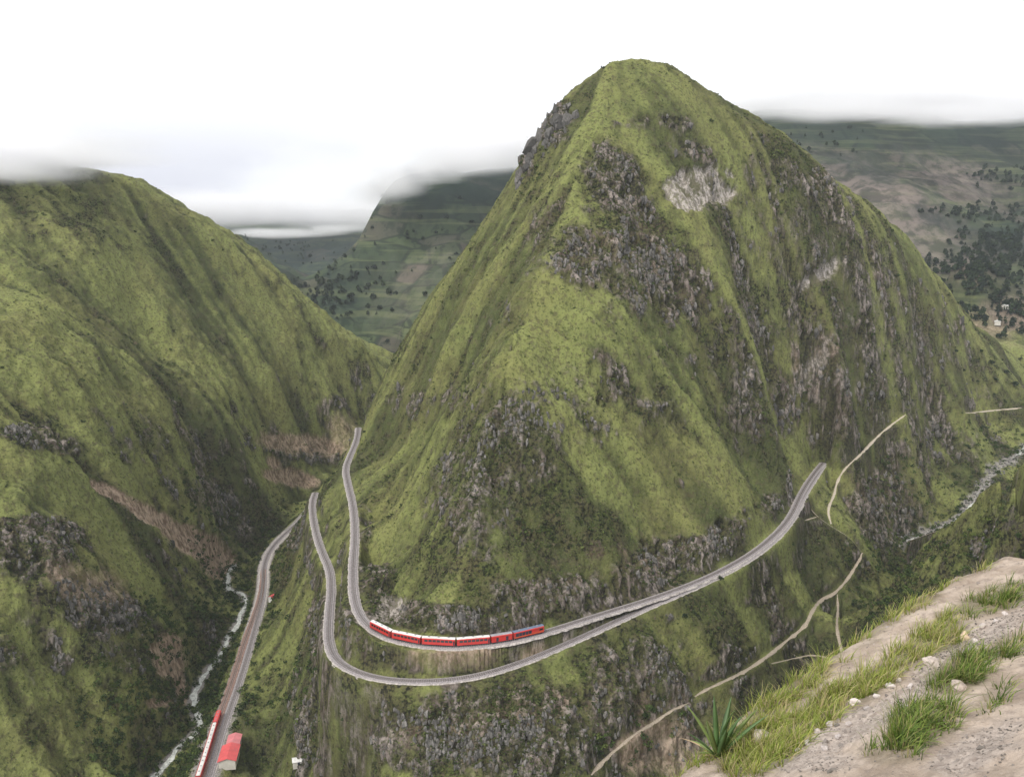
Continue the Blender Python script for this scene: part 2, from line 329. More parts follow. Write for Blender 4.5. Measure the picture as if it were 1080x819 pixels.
for (a, b, c, d, e, w) in [(200, 720, 60, 90, 20, 1.1), (260, 580, 60, 50, -35, .95), (290, 640, 60, 140, 20, .6), (560, 590, 120, 60, 0, .7), (450, 720, 110, 14, 0, .7), (600, 740, 180, 70, 0, .75), (900, 560, 110, 90, 30, .65), (940, 640, 60, 60, 0, 1.0), (1040, 570, 60, 70, 0, 1.0), (40, 225, 150, 34, 12, .60), (230, 525, 110, 26, 25, .6), (80, 465, 130, 24, 15, .6), (1010, 380, 90, 40, 30, .5), (690, 780, 90, 40, 0, .9), (850, 720, 90, 50, -20, .9), (400, 760, 90, 60, 0, .6), (110, 740, 110, 90, 0, .5), (350, 430, 60, 30, 20, .7),  # the broad upper-left entry paints cloud shade on the hill top as bush cover
                           (640, 250, 120, 90, 20, .80), (850, 340, 110, 170, 35, .78), (560, 470, 120, 110, 0, .72), (760, 420, 110, 80, 30, .6), (900, 470, 90, 90, 0, .66), (700, 140, 80, 30, 10, .55), (470, 560, 80, 90, 0, .6), (380, 560, 40, 110, 0, .6), (800, 640, 110, 50, -25, .5)]:
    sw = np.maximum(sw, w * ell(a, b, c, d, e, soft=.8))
for (a, b, c, d, e, w) in [(740, 520, 70, 40, -20, .45), (700, 330, 60, 26, 30, .3), (790, 245, 60, 20, 45, .3), (600, 330, 30, 40, 0, .3), (480, 360, 30, 100, 40, .3), (770, 600, 60, 20, -25, .2), (560, 400, 40, 20, 0, .2), (850, 440, 40, 26, 30, .4), (960, 350, 60, 16, 42, .35), (900, 300, 40, 14, 45, .3), (640, 500, 50, 30, 0, .25), (700, 100, 60, 20, 10, .25), (960, 440, 40, 20, 20, .3), (900, 130, 1, 1, 0, 0)]:
    if w: sw = sw - w * ell(a, b, c, d, e, soft=.7)
sw = np.maximum(sw, .9 * rock0)
wb4 = fbm(X / 9 + 11, Y / 9, Zv / 9, o=5, g=.75)
scrub_and_shade = (1 - .85 * np.clip(soil, 0, 1)) * sst(.18, .86, sw * .78 + .55 * wb3 + .50 * wb4 - .13 * L2 - .11 * L3 - .05 * L1 + .02)
far_ = (R > 1150)
for (a, b, c, d, e, w) in [(600, 745, 120, 30, 0, .35), (450, 765, 80, 26, 0, .3), (640, 600, 70, 20, -15, .3), (660, 270, 80, 40, 20, .22), (850, 390, 24, 60, 30, .4), (930, 520, 34, 30, -10, .3)]: soil = np.maximum(soil, w * ell(a, b, c, d, e, soft=.8) * sst(-.1, .5, wb4))
scrub_and_shade = np.where(far_, 0, scrub_and_shade); rock = np.where(far_, 0, rock)
for (a, b, c, d, e, w) in [(480, 198, 90, 26, -8, .75), (300, 268, 80, 28, 0, .9), (360, 300, 24, 30, 0, .6), (1040, 145, 90, 18, 0, .75), (880, 140, 80, 16, 10, .6), (1000, 235, 40, 8, 20, .6), (900, 175, 40, 8, 20, .5), (1060, 260, 40, 24, 0, .6)]: scrub_and_shade = np.maximum(scrub_and_shade, w * ell(a, b, c, d, e, soft=.7, depth=.35) * far_)
for (a, b, c, d, e, w) in [(930, 215, 90, 30, 25, .9), (1010, 190, 60, 20, 20, .8), (985, 260, 60, 26, 20, .8), (1000, 310, 60, 26, 30, .8), (1070, 330, 30, 20, 0, .7), (430, 310, 40, 34, -40, .25), (470, 270, 50, 14, -20, .3)]: soil = np.maximum(soil, 1.0 * w * ell(a, b, c, d, e, soft=.7, depth=.35) * far_)
farm = sst(1150, 1500, R)
farmg = farm.copy()
grav = np.zeros_like(R); _D, _z = dist_poly(X[nm], Y[nm], sVA); grav[nm] = bench[nm] * (_D < 9)
D, _z = dist_poly(X[nm], Y[nm], sRVL); gv = np.zeros_like(R); gv[nm] = .9 * (1 - sst(1.6, 3.6, D + 2.5 * wob[nm]))
D, _z = dist_poly(X[nm], Y[nm], sRVR); gv[nm] = np.maximum(gv[nm], (1 - sst(2, 6, D + 9 * wob[nm])) * .8)
Dv, _z = dist_poly(X[nm], Y[nm], sVA); gq = np.zeros_like(R); gq[nm] = (1 - sst(5, 9, Dv + 3 * wob[nm])); grav = np.maximum(grav, gq * sst(720, 790, PYv))
grav = np.maximum(grav, gv)
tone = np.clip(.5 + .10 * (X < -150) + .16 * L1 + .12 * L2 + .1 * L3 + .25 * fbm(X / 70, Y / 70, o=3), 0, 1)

# real relief on rock: cracked, vertically drawn out, pushed along the surface normal
near2 = R < 1250
xs, ys, zs_ = X[near2], Y[near2], Zv[near2]
rk = np.clip(rock[near2], 0, 1.1) * (1 - bench[near2])
a = 1 - np.abs(fbm(xs / 9, ys / 9, zs_ / 17, o=4, g=.55)) * 2
b = fbm(xs / 2.6, ys / 2.6, zs_ / 5, o=2)
tuft = fbm(xs / 5.5 + 9, ys / 5.5, zs_ / 5.5, o=4, g=.72)
pdm = np.full(R.shape, 1e9); pdm[nm] = PD[0]
dam = (.15 + .85 * sst(3.5, 10, G.samp(nearline, xs, ys))) * (.1 + .9 * sst(1.2, 4.5, pdm[near2]))
disp = np.zeros_like(R); disp[near2] = (rk * (4.6 * (a - .62) + 1.6 * b) + (1 - np.clip(rk, 0, 1)) * tuft * (1.1 + 1.7 * scrub_and_shade[near2])) * dam * (1 - bench[near2])
disp[near2] -= (scar[near2] * 2.5 + soil[near2] * 1.5) * dam; crev = np.zeros_like(R); crev[near2] = np.clip(.5 + 1.1 * (a - .62) + .25 * b, 0, 1)
P = P + N * disp[..., None]
print('cover', round(time.time() - T0, 1))

# ------------------------------------------------------------------ materials
def mat(name):
    m = bpy.data.materials.new(name); m.use_nodes = True; nt = m.node_tree
    return m, nt, nt.nodes['Principled BSDF']
def nd(nt, t, **kw):
    n = nt.nodes.new(t)
    for k, v in kw.items():
        if k.startswith('i_'):
            key = k[2:]; key = int(key) if key.isdigit() else key.replace('_', ' ')
            n.inputs[key].default_value = v
        else: setattr(n, k, v)
    return n
def mixc(nt, fac, a, b, mode='MIX'):
    n = nt.nodes.new('ShaderNodeMix'); n.data_type = 'RGBA'; n.blend_type = mode; n.clamp_factor = True
    for s, v in ((n.inputs[0], fac), (n.inputs[6], a), (n.inputs[7], b)):
        if isinstance(v, (int, float)): s.default_value = v
        elif isinstance(v, tuple): s.default_value = (*v, 1)
        else: nt.links.new(v, s)
    return n.outputs[2]
def mth(nt, op, a, b=None, c=None, clamp=False):
    n = nt.nodes.new('ShaderNodeMath'); n.operation = op; n.use_clamp = clamp
    for i, v in enumerate((a, b, c)):
        if v is None: continue
        if isinstance(v, (int, float)): n.inputs[i].default_value = v
        else: nt.links.new(v, n.inputs[i])
    return n.outputs[0]
def rampf(nt, fac, a, b):
    n = nt.nodes.new('ShaderNodeMapRange'); n.interpolation_type = 'SMOOTHSTEP'
    nt.links.new(fac, n.inputs[0]); n.inputs[1].default_value = a; n.inputs[2].default_value = b
    return n.outputs[0]
def noise(nt, vec, scale, detail=4, rough=.55, out=0):
    n = nd(nt, 'ShaderNodeTexNoise', i_Scale=scale, i_Detail=detail, i_Roughness=rough); nt.links.new(vec, n.inputs['Vector']); return n.outputs[out]
def coords(nt, sc=(1, 1, 1)):
    g = nt.nodes.new('ShaderNodeNewGeometry')
    if sc == (1, 1, 1): return g.outputs['Position']
    m = nd(nt, 'ShaderNodeVectorMath', operation='MULTIPLY'); nt.links.new(g.outputs['Position'], m.inputs[0]); m.inputs[1].default_value = sc
    return m.outputs[0]

def land_material():
    m, nt, bs = mat('land'); L = nt.links
    c1 = nd(nt, 'ShaderNodeAttribute', attribute_name='cover'); c2 = nd(nt, 'ShaderNodeAttribute', attribute_name='cover_b')
    s1 = nt.nodes.new('ShaderNodeSeparateColor'); L.new(c1.outputs['Color'], s1.inputs[0])
    s2 = nt.nodes.new('ShaderNodeSeparateColor'); L.new(c2.outputs['Color'], s2.inputs[0])
    rock, scrub_and_shade, soil, = s1.outputs; grav, farm, tone = s2.outputs
    scar = c1.outputs['Alpha']; crev = c2.outputs['Alpha']
    p = coords(nt); pv = coords(nt, (1, 1, .38))
    big = noise(nt, p, .02, 3); mid = noise(nt, p, .11, 5, .6); fin = noise(nt, p, .55, 5, .65); vf = noise(nt, p, 1.6, 3, .7)
    rk1 = noise(nt, pv, .35, 6, .68); rk2 = noise(nt, pv, .09, 4, .6)
    # grass
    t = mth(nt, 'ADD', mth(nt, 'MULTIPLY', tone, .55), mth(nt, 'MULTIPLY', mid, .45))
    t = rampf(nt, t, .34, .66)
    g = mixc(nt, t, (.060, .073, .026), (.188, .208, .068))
    g = mixc(nt, rampf(nt, big, .42, .66), g, mixc(nt, .4, g, (.19, .175, .065)))
    g = mixc(nt, mth(nt, 'MULTIPLY', rampf(nt, fin, .50, .66), .75), g, (.034, .042, .014))
    g = mixc(nt, mth(nt, 'MULTIPLY', rampf(nt, vf, .5, .75), .45), g, (.27, .27, .085))
    g = mixc(nt, mth(nt, 'MULTIPLY', rampf(nt, noise(nt, p, .27, 6, .75), .50, .62), .72), g, (.088, .078, .040))
    # scrub, and the cloud shade painted in with it
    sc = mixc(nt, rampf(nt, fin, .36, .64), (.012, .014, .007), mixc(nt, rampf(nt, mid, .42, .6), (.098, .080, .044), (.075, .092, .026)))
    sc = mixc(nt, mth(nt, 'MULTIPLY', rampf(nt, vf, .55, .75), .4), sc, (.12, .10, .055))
    sf = mth(nt, 'MULTIPLY', scrub_and_shade, mth(nt, 'ADD', .40, rampf(nt, fin, .62, .40)), clamp=True)
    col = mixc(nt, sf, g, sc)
    # rock
    rc = mixc(nt, rampf(nt, rk1, .36, .66), (.026, .022, .018), (.32, .275, .245))
    rc = mixc(nt, rampf(nt, rk2, .45, .62), rc, mixc(nt, .55, rc, (.11, .08, .06)))
    rc = mixc(nt, mth(nt, 'MULTIPLY', rampf(nt, fin, .5, .66), .75), rc, (.045, .056, .018))
    rf = mth(nt, 'MULTIPLY', rock, mth(nt, 'ADD', .1, mth(nt, 'MULTIPLY', rampf(nt, mth(nt, 'ADD', mth(nt, 'MULTIPLY', rk1, .6), mth(nt, 'MULTIPLY', crev, .4)), .47, .63), .95)), clamp=True)
    under = mixc(nt, mth(nt, 'MULTIPLY', rock, .7), col, mixc(nt, rampf(nt, fin, .42, .62), (.016, .016, .009), (.085, .080, .034)))
    col = mixc(nt, rf, under, rc)
    # pale scar, brown earth, gravel
    sr = mixc(nt, rampf(nt, rk1, .40, .60), (.17, .15, .125), (.43, .385, .345))
    sr = mixc(nt, rampf(nt, rk2, .56, .62), sr, (.12, .11, .07))
    col = mixc(nt, mth(nt, 'MULTIPLY', scar, mth(nt, 'ADD', .35, rampf(nt, fin, .62, .40))), col, sr)
    so = mixc(nt, rampf(nt, rk1, .36, .62), (.14, .095, .065), (.42, .32, .24))
    col = mixc(nt, mth(nt, 'MULTIPLY', soil, mth(nt, 'ADD', .55, rampf(nt, fin, .66, .42)), clamp=True), col, so)
    # farmland far off
    vo = nd(nt, 'ShaderNodeTexVoronoi', i_Scale=.011, i_Randomness=.8); pq = coords(nt, (1, 1, 2.6)); L.new(mixc(nt, .06, pq, noise(nt, p, .01, 3, out=1), 'ADD'), vo.inputs['Vector'])
    hs = nt.nodes.new('ShaderNodeSeparateColor'); L.new(vo.outputs['Color'], hs.inputs[0])
    f = mixc(nt, hs.outputs[0], (.030, .046, .026), (.080, .105, .045))
    f = mixc(nt, rampf(nt, hs.outputs[1], .62, .85), f, (.10, .088, .066))
    ve = nd(nt, 'ShaderNodeTexVoronoi', feature='DISTANCE_TO_EDGE', i_Scale=.011, i_Randomness=.8); L.new(vo.inputs['Vector'].links[0].from_socket, ve.inputs['Vector'])
    f = mixc(nt, mth(nt, 'MULTIPLY', rampf(nt, ve.outputs['Distance'], .06, .02), .8), f, (.018, .028, .016))
    wl = noise(nt, p, .006, 5, .6)
    f = mixc(nt, rampf(nt, wl, .50, .60), f, (.030, .040, .024))
    f = mixc(nt, mth(nt, 'MULTIPLY', rampf(nt, noise(nt, p, .05, 5, .65), .52, .62), .75), f, (.020, .032, .018))
    f = mixc(nt, mth(nt, 'MULTIPLY', rock, .9), f, mixc(nt, rampf(nt, noise(nt, pv, .03, 5, .6), .4, .62), (.05, .045, .04), (.20, .165, .15)))
    tb = noise(nt, coords(nt, (.004, .004, .085)), 1.0, 3, .6)
    f = mixc(nt, mth(nt, 'MULTIPLY', rampf(nt, tb, .52, .62), .45), f, (.15, .17, .075))
    f = mixc(nt, mth(nt, 'MULTIPLY', soil, .85), f, mixc(nt, rampf(nt, noise(nt, coords(nt, (1, 1, .5)), .03, 7, .7), .40, .60), (.062, .056, .048), (.215, .175, .155)))
    f = mixc(nt, mth(nt, 'MULTIPLY', scrub_and_shade, .8), f, (.013, .026, .026))  # distance blue of the far hills painted into their dark vegetation colour
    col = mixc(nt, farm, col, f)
    gr = mixc(nt, rampf(nt, vf, .35, .65), (.17, .155, .145), (.36, .335, .31))
    col = mixc(nt, mth(nt, 'MULTIPLY', grav, mth(nt, 'ADD', .5, rampf(nt, fin, .66, .42)), clamp=True), col, gr)
    L.new(col, bs.inputs['Base Color']); bs.inputs['Roughness'].default_value = .95; bs.inputs['Specular IOR Level'].default_value = .15
    bmp = nd(nt, 'ShaderNodeBump', i_Strength=.9, i_Distance=1.1)
    hgt = mth(nt, 'ADD', mth(nt, 'MULTIPLY', fin, .8), mth(nt, 'MULTIPLY', mth(nt, 'MULTIPLY', rk1, rock), 1.6))
    hgt = mth(nt, 'ADD', hgt, mth(nt, 'MULTIPLY', vf, .35))
    L.new(hgt, bmp.inputs['Height']); L.new(bmp.outputs[0], bs.inputs['Normal'])
    return m
LAND = land_material()

# ------------------------------------------------------------------ mesh helpers
def np_mesh(name, V, Fc, mt, parent=None, smooth=True, attrs=None):
    V = np.asarray(V, np.float32); Fc = np.asarray(Fc, np.int32); k = Fc.shape[1]
    me = bpy.data.meshes.new(name); me.vertices.add(len(V)); me.vertices.foreach_set('co', V.ravel())
    me.loops.add(Fc.size); me.loops.foreach_set('vertex_index', Fc.ravel())
    me.polygons.add(len(Fc)); me.polygons.foreach_set('loop_start', np.arange(0, Fc.size, k, dtype=np.int32))
    me.polygons.foreach_set('use_smooth', np.full(len(Fc), smooth))
    for an, av in (attrs or {}).items():
        at = me.color_attributes.new(an, 'FLOAT_COLOR', 'POINT'); at.data.foreach_set('color', np.asarray(av, np.float32).ravel())
    me.update(calc_edges=True)
    if mt is not None: me.materials.append(mt)
    o = bpy.data.objects.new(name, me); C.objects.link(o)
    if parent is not None: o.parent = parent
    return o
def tag(o, label=None, cat=None, group=None, kind=None):
    for k, v in (('label', label), ('category', cat), ('group', group), ('kind', kind)):
        if v: o[k] = v
    return o
def empty(name, loc=(0, 0, 0), rz=0):
    o = bpy.data.objects.new(name, None); o.location = loc; o.rotation_euler = (0, 0, rz); o.empty_display_size = .5; C.objects.link(o); return o

idx = np.arange(R.size).reshape(R.shape)
quads = np.stack([idx[:-1, :-1], idx[:-1, 1:], idx[1:, 1:], idx[1:, :-1]], -1).reshape(-1, 4)
Vx = P.reshape(-1, 3)
cov = np.stack([np.clip(rock, 0, 1), np.clip(scrub_and_shade, 0, 1), np.clip(soil, 0, 1), np.clip(scar, 0, 1)], -1).reshape(-1, 4)
covb = np.stack([np.clip(grav, 0, 1), farm, tone, crev], -1).reshape(-1, 4)
# which hill does a face belong to: plan-view parting lines run along the valley floors
fx = X[:-1, :-1].ravel(); fy = Y[:-1, :-1].ravel()
vx = np.interp(fy, [0, 300, 389, 450, 540, 640, 745, 860, 930, 1010, 1110, 1200, 1320], [-130, -130, -168, -170, -175, -195, -187, -162, -150, -120, -60, 20, 140])
rx_ = np.interp(fy, [0, 250, 330, 430, 540, 632, 710, 866, 1000], [100, 100, 190, 250, 290, 312, 350, 520, 700])
cls = np.full(len(fx), 3)
nearm = fy < 1150
cls[nearm & (fx < vx)] = 1; cls[nearm & (fx >= vx) & (fx <= rx_)] = 0; cls[nearm & (fx > rx_)] = 2
for cid, nm_ in ((0, 'mountain'), (1, 'hillside'), (2, 'terrain'), (3, 'hills')):
    q = quads[cls == cid]; u, inv = np.unique(q.ravel(), return_inverse=True)
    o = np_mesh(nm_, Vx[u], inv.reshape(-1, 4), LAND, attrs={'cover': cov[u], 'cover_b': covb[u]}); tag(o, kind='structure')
print('land mesh', round(time.time() - T0, 1))

def hland(x, y):                          # height of the finished sheet at plan points
    rr = np.hypot(x, y); aa = np.arctan2(x, y)
    fi = np.interp(np.log(rr), np.log(r), np.arange(len(r))); fj = (aa - az[0]) / (az[1] - az[0])
    return bil(P[..., 2].astype(np.float32), fi, fj)
def fland(arr, x, y):
    rr = np.hypot(x, y); aa = np.arctan2(x, y)
    fi = np.interp(np.log(rr), np.log(r), np.arange(len(r))); fj = (aa - az[0]) / (az[1] - az[0])
    return bil(arr.astype(np.float32), fi, fj)

#@@DETAIL-BEGIN@@
# ------------------------------------------------------------------ simple surface materials
def plain(name, col, rough=.8, var=.25, scale=3.0, metal=0, bump=0, spec=.3, dirt=None):
    m, nt, bs = mat(name); L = nt.links; p = coords(nt)
    n = noise(nt, p, scale, 4, .6)
    c = mixc(nt, rampf(nt, n, .3, .7), tuple(x * (1 - var) for x in col), tuple(min(1, x * (1 + var)) for x in col))
    if dirt: c = mixc(nt, mth(nt, 'MULTIPLY', rampf(nt, noise(nt, p, scale * .4, 4, .65), .5, .7), .6), c, dirt)
    L.new(c, bs.inputs['Base Color']); bs.inputs['Roughness'].default_value = rough; bs.inputs['Metallic'].default_value = metal; bs.inputs['Specular IOR Level'].default_value = spec
    if bump:
        b = nd(nt, 'ShaderNodeBump', i_Strength=.7, i_Distance=bump); L.new(noise(nt, p, scale * 2.2, 4, .7), b.inputs['Height']); L.new(b.outputs[0], bs.inputs['Normal'])
    return m
M_BED = plain('pale_gravel', (.38, .345, .32), .95, .4, 1.3, bump=.15)
M_BAL = plain('ballast', (.27, .245, .245), .95, .35, 2.0, bump=.15)
M_RUST = plain('rusty_ballast', (.25, .165, .135), .95, .3, 1.2, bump=.15)
M_RAIL = plain('rail_steel', (.42, .40, .40), .35, .15, .5, metal=.8)
M_SLEEP = plain('old_wood', (.10, .08, .065), .9, .3, 2)
M_RED = plain('red_paint', (.50, .030, .024), .38, .10, .5, spec=.5, dirt=(.30, .05, .04))
M_WHITE = plain('white_paint', (.68, .67, .64), .5, .10, .8, dirt=(.40, .38, .36))
M_GLASS = plain('dark_window_glass', (.02, .022, .026), .15, .1, 1, spec=.6)
M_DARK = plain('dark_iron', (.03, .03, .045), .7, .2, 1)
M_BLUE = plain('blue_grey_roof', (.13, .17, .24), .5, .15, .6)
M_GREY = plain('grey_roof', (.30, .29, .31), .6, .15, .6)
M_YEL = plain('yellow_paint', (.65, .33, .04), .5, .1, .6)
M_ROOF = plain('red_sheet_roof', (.58, .10, .10), .6, .12, .35, dirt=(.42, .12, .12))
M_ROOF2 = plain('faded_red_sheet_roof', (.60, .20, .21), .6, .12, .35, dirt=(.5, .2, .2))
M_WALL = plain('plaster_wall', (.55, .52, .46), .9, .1, .5)
M_WATER = plain('silty_water', (.50, .51, .47), .18, .38, .8, spec=.5, bump=.15)
M_PATH = plain('trodden_earth', (.34, .285, .22), .95, .22, 1.2, bump=.1)
M_PATHP = plain('pale_trodden_earth', (.44, .38, .30), .95, .22, 1.2, bump=.1)

# ------------------------------------------------------------------ ribbons laid along a line
def frames(Pl):
    T = np.gradient(Pl, axis=0); T[:, 2] *= 1; T /= np.linalg.norm(T, axis=1, keepdims=True)
    Nn = np.stack([T[:, 1], -T[:, 0], np.zeros(len(T))], 1); Nn /= np.linalg.norm(Nn, axis=1, keepdims=True)
    return T, Nn
def strip(name, Pl, prof, mt, parent=None, jit=0.0):
    """sweep a cross-section prof [(side, up)...] along Pl"""
    T, Nn = frames(Pl); n = len(Pl); k = len(prof); V = np.zeros((n, k, 3))
    for j, (s, u) in enumerate(prof):
        ss = s + (jit * (rng.random(n) - .5) if abs(s) > 0 and jit and j in (0, k - 1) else 0)
        V[:, j] = Pl + Nn * np.reshape(ss * np.ones(n), (-1, 1)); V[:, j, 2] += u
    i = np.arange(n * k).reshape(n, k)
    f = np.stack([i[:-1, :-1], i[:-1, 1:], i[1:, 1:], i[1:, :-1]], -1).reshape(-1, 4)
    return np_mesh(name, V.reshape(-1, 3), f, mt, parent, smooth=False)
def boxes(name, centers, axes, half, mt, parent=None):
    """many boxes: centers (n,3), axes (n,3,3) rows = local axes, half (3,)"""
    c8 = np.array([[x, y, z] for x in (-1, 1) for y in (-1, 1) for z in (-1, 1)], float) * np.array(half)
    V = centers[:, None] + np.einsum('kc,ncd->nkd', c8, axes)
    fq = np.array([[0, 1, 3, 2], [4, 6, 7, 5], [0, 4, 5, 1], [2, 3, 7, 6], [0, 2, 6, 4], [1, 5, 7, 3]])
    f = (np.arange(len(centers)) * 8)[:, None, None] + fq[None]
    return np_mesh(name, V.reshape(-1, 3), f.reshape(-1, 4), mt, parent, smooth=False)
def arcs(Pl): return np.r_[0, np.cumsum(np.linalg.norm(np.diff(Pl, axis=0), axis=1))]
def resample(Pl, step, off=0):
    s = arcs(Pl); t = np.arange(off, s[-1], step); return np.stack([np.interp(t, s, Pl[:, i]) for i in range(3)], 1)
def shifted(Pl, d):
    T, Nn = frames(Pl); return Pl + Nn * (d[:, None] if np.ndim(d) else d)
def track(label, Pl, bal=M_BAL, shoulder=2.3, bed=True, side=None):
    t = empty('railway_track', tuple(Pl[0])); o = -Pl[0]; Q = Pl + o
    tag(t, label, 'railway', 'narrow tracks climbing round the mountain')
    if bed: strip('gravel_shoulder', Q, [(-shoulder - .5, -.6), (-shoulder, .0), (-1.5, .06), (1.5, .06), (shoulder, .0), (shoulder + .5, -.6)], M_BED, t, .9)
    strip('ballast_bed', Q, [(-2.0, .05), (-1.6, .3), (1.6, .3), (2.0, .05)], bal, t, .3)
    W = resample(Q, .9); T, Nn = frames(W); Z = np.cross(Nn, T)
    sl = boxes('sleepers', W + np.array([0, 0, .33]), np.stack([T, Nn, Z], 1), (.12, .95, .06), M_SLEEP, t); tag(sl, kind='stuff')
    for sd_ in (-.53, .53):
        strip('rail', Q, [(sd_ - .05, .34), (sd_ - .05, .50), (sd_ + .05, .50), (sd_ + .05, .34)], M_RAIL, t)
    return t
tUP, tLO, tVA = resample(sUP, 2), resample(sLO, 2), resample(sVA, 2)
track('upper railway line carrying the red train round the foot of the mountain', tUP)
track('middle railway line looping below the red train on the cliff edge', tLO)
ppv = project(*shifted(tVA, 0).T)[1]
mA = shifted(tVA, np.clip((ppv - 600) / 80, 0, 1) * 2.0); mB = shifted(tVA, -np.clip((ppv - 600) / 80, 0, 1) * 2.0)
if project(*mA[5])[0] > project(*mB[5])[0]: mA, mB = mB, mA
track('rust brown railway line along the valley floor leading to the parked train', mA[ppv > 600], M_RUST, bed=False)
track('grey railway line along the valley floor beside the stream', mB)
strip('valley_road', tVA[ppv > 560], [(-3.9, -.3), (-3.6, .03), (3.6, .03), (3.9, -.3)], M_BED, None, .6)['kind'] = 'structure'
# gravel road beside the station
rd = shifted(tVA, 0)[project(*tVA.T)[1] > 715]
sgn = 1 if project(*shifted(tVA, 3)[5])[0] > project(*tVA[5])[0] else -1
rdw = shifted(rd, sgn * 6.6)

# ------------------------------------------------------------------ streams and footpaths
def water(Pl, wf, name='stream'):
    Q = resample(Pl, 2.0); T, Nn = frames(Q); n = len(Q); s = arcs(Q)
    ww = wf(s) * (.45 + .6 * vnoise(s / 9, s * 0 + 3) + .5 * vnoise(s / 2.6, s * 0 + 5)); sh = (vnoise(s / 13, s * 0 + 9) - .5) * 2.6 + (vnoise(s / 4, s * 0 + 19) - .5) * 1.1
    V = np.zeros((n, 5, 3))
    for j, u in enumerate((-1, -.5, 0, .5, 1)):
        V[:, j] = Q + Nn * (u * ww + sh)[:, None]; V[:, j, 2] = Q[:, 2] - .35 + .12 * vnoise(s / 1.5, s * 0 + j * 3)
    i = np.arange(n * 5).reshape(n, 5); f = np.stack([i[:-1, :-1], i[:-1, 1:], i[1:, 1:], i[1:, :-1]], -1).reshape(-1, 4)
    o = np_mesh(name, V.reshape(-1, 3), f, M_WATER); tag(o, kind='structure'); return o
water(sRVL, lambda s: 1.5 + 0 * s); water(sRVR, lambda s: .08 + 1.7 * sst(.45, .7, vnoise(s / 14, s * 0 + 2)), 'river')
for k, (Pl, w_) in wPATH.items():
    Q = resample(Pl, 1.5); Q[:, 2] = np.maximum(hland(Q[:, 0], Q[:, 1]), Q[:, 2]) + .12
    s = arcs(Q); T, Nn = frames(Q); n = len(Q); V = np.zeros((n, 5, 3)); cut = (.55 + .6 * vnoise(s / 5, s * 0 + 7) + .35 * vnoise(s / 1.7, s * 0 + 17)) * (.35 + .65 * sst(0, 7, s) * sst(0, 7, s[-1] - s))
    for j, u in enumerate((-1.25, -1, 0, 1, 1.25)):
        V[:, j] = Q + Nn * (u * w_ * cut)[:, None]; V[:, j, 2] += (-.5 if abs(u) > 1 else 0)
    i = np.arange(n * 5).reshape(n, 5); f = np.stack([i[:-1, :-1], i[:-1, 1:], i[1:, 1:], i[1:, :-1]], -1).reshape(-1, 4)
    tag(np_mesh('footpath', V.reshape(-1, 3), f, M_PATHP if k in 'ad' else M_PATH), kind='structure')

# ------------------------------------------------------------------ small mesh builder
class MB:
    def __init__(s): s.v = []; s.f = []
    def prism(s, prof, x0, x1):           # profile (y,z) swept along x
        b = len(s.v); n = len(prof)
        for x in (x0, x1): s.v += [(x, y, z) for y, z in prof]
        for i in range(n): j = (i + 1) % n; s.f.append((b + i, b + j, b + n + j, b + n + i))
        s.f.append(tuple(range(b + n - 1, b - 1, -1))); s.f.append(tuple(range(b + n, b + 2 * n)))
    def box(s, x0, x1, y0, y1, z0, z1): s.prism([(y0, z0), (y1, z0), (y1, z1), (y0, z1)], x0, x1)
    def cyl(s, c, r_, y0, y1, n=10):
        b = len(s.v)
        for y in (y0, y1): s.v += [(c[0] + r_ * math.cos(2 * PI * i / n), y, c[1] + r_ * math.sin(2 * PI * i / n)) for i in range(n)]
        for i in range(n): j = (i + 1) % n; s.f.append((b + i, b + j, b + n + j, b + n + i))
        s.f.append(tuple(range(b + n - 1, b - 1, -1))); s.f.append(tuple(range(b + n, b + 2 * n)))
    def build(s, name, mt, parent=None):
        me = bpy.data.meshes.new(name); me.from_pydata(s.v, [], s.f); me.materials.append(mt)
        o = bpy.data.objects.new(name, me); C.objects.link(o); o.parent = parent; return o
def part(name, mt, parent, fn):
    m = MB(); fn(m); return m.build(name, mt, parent)

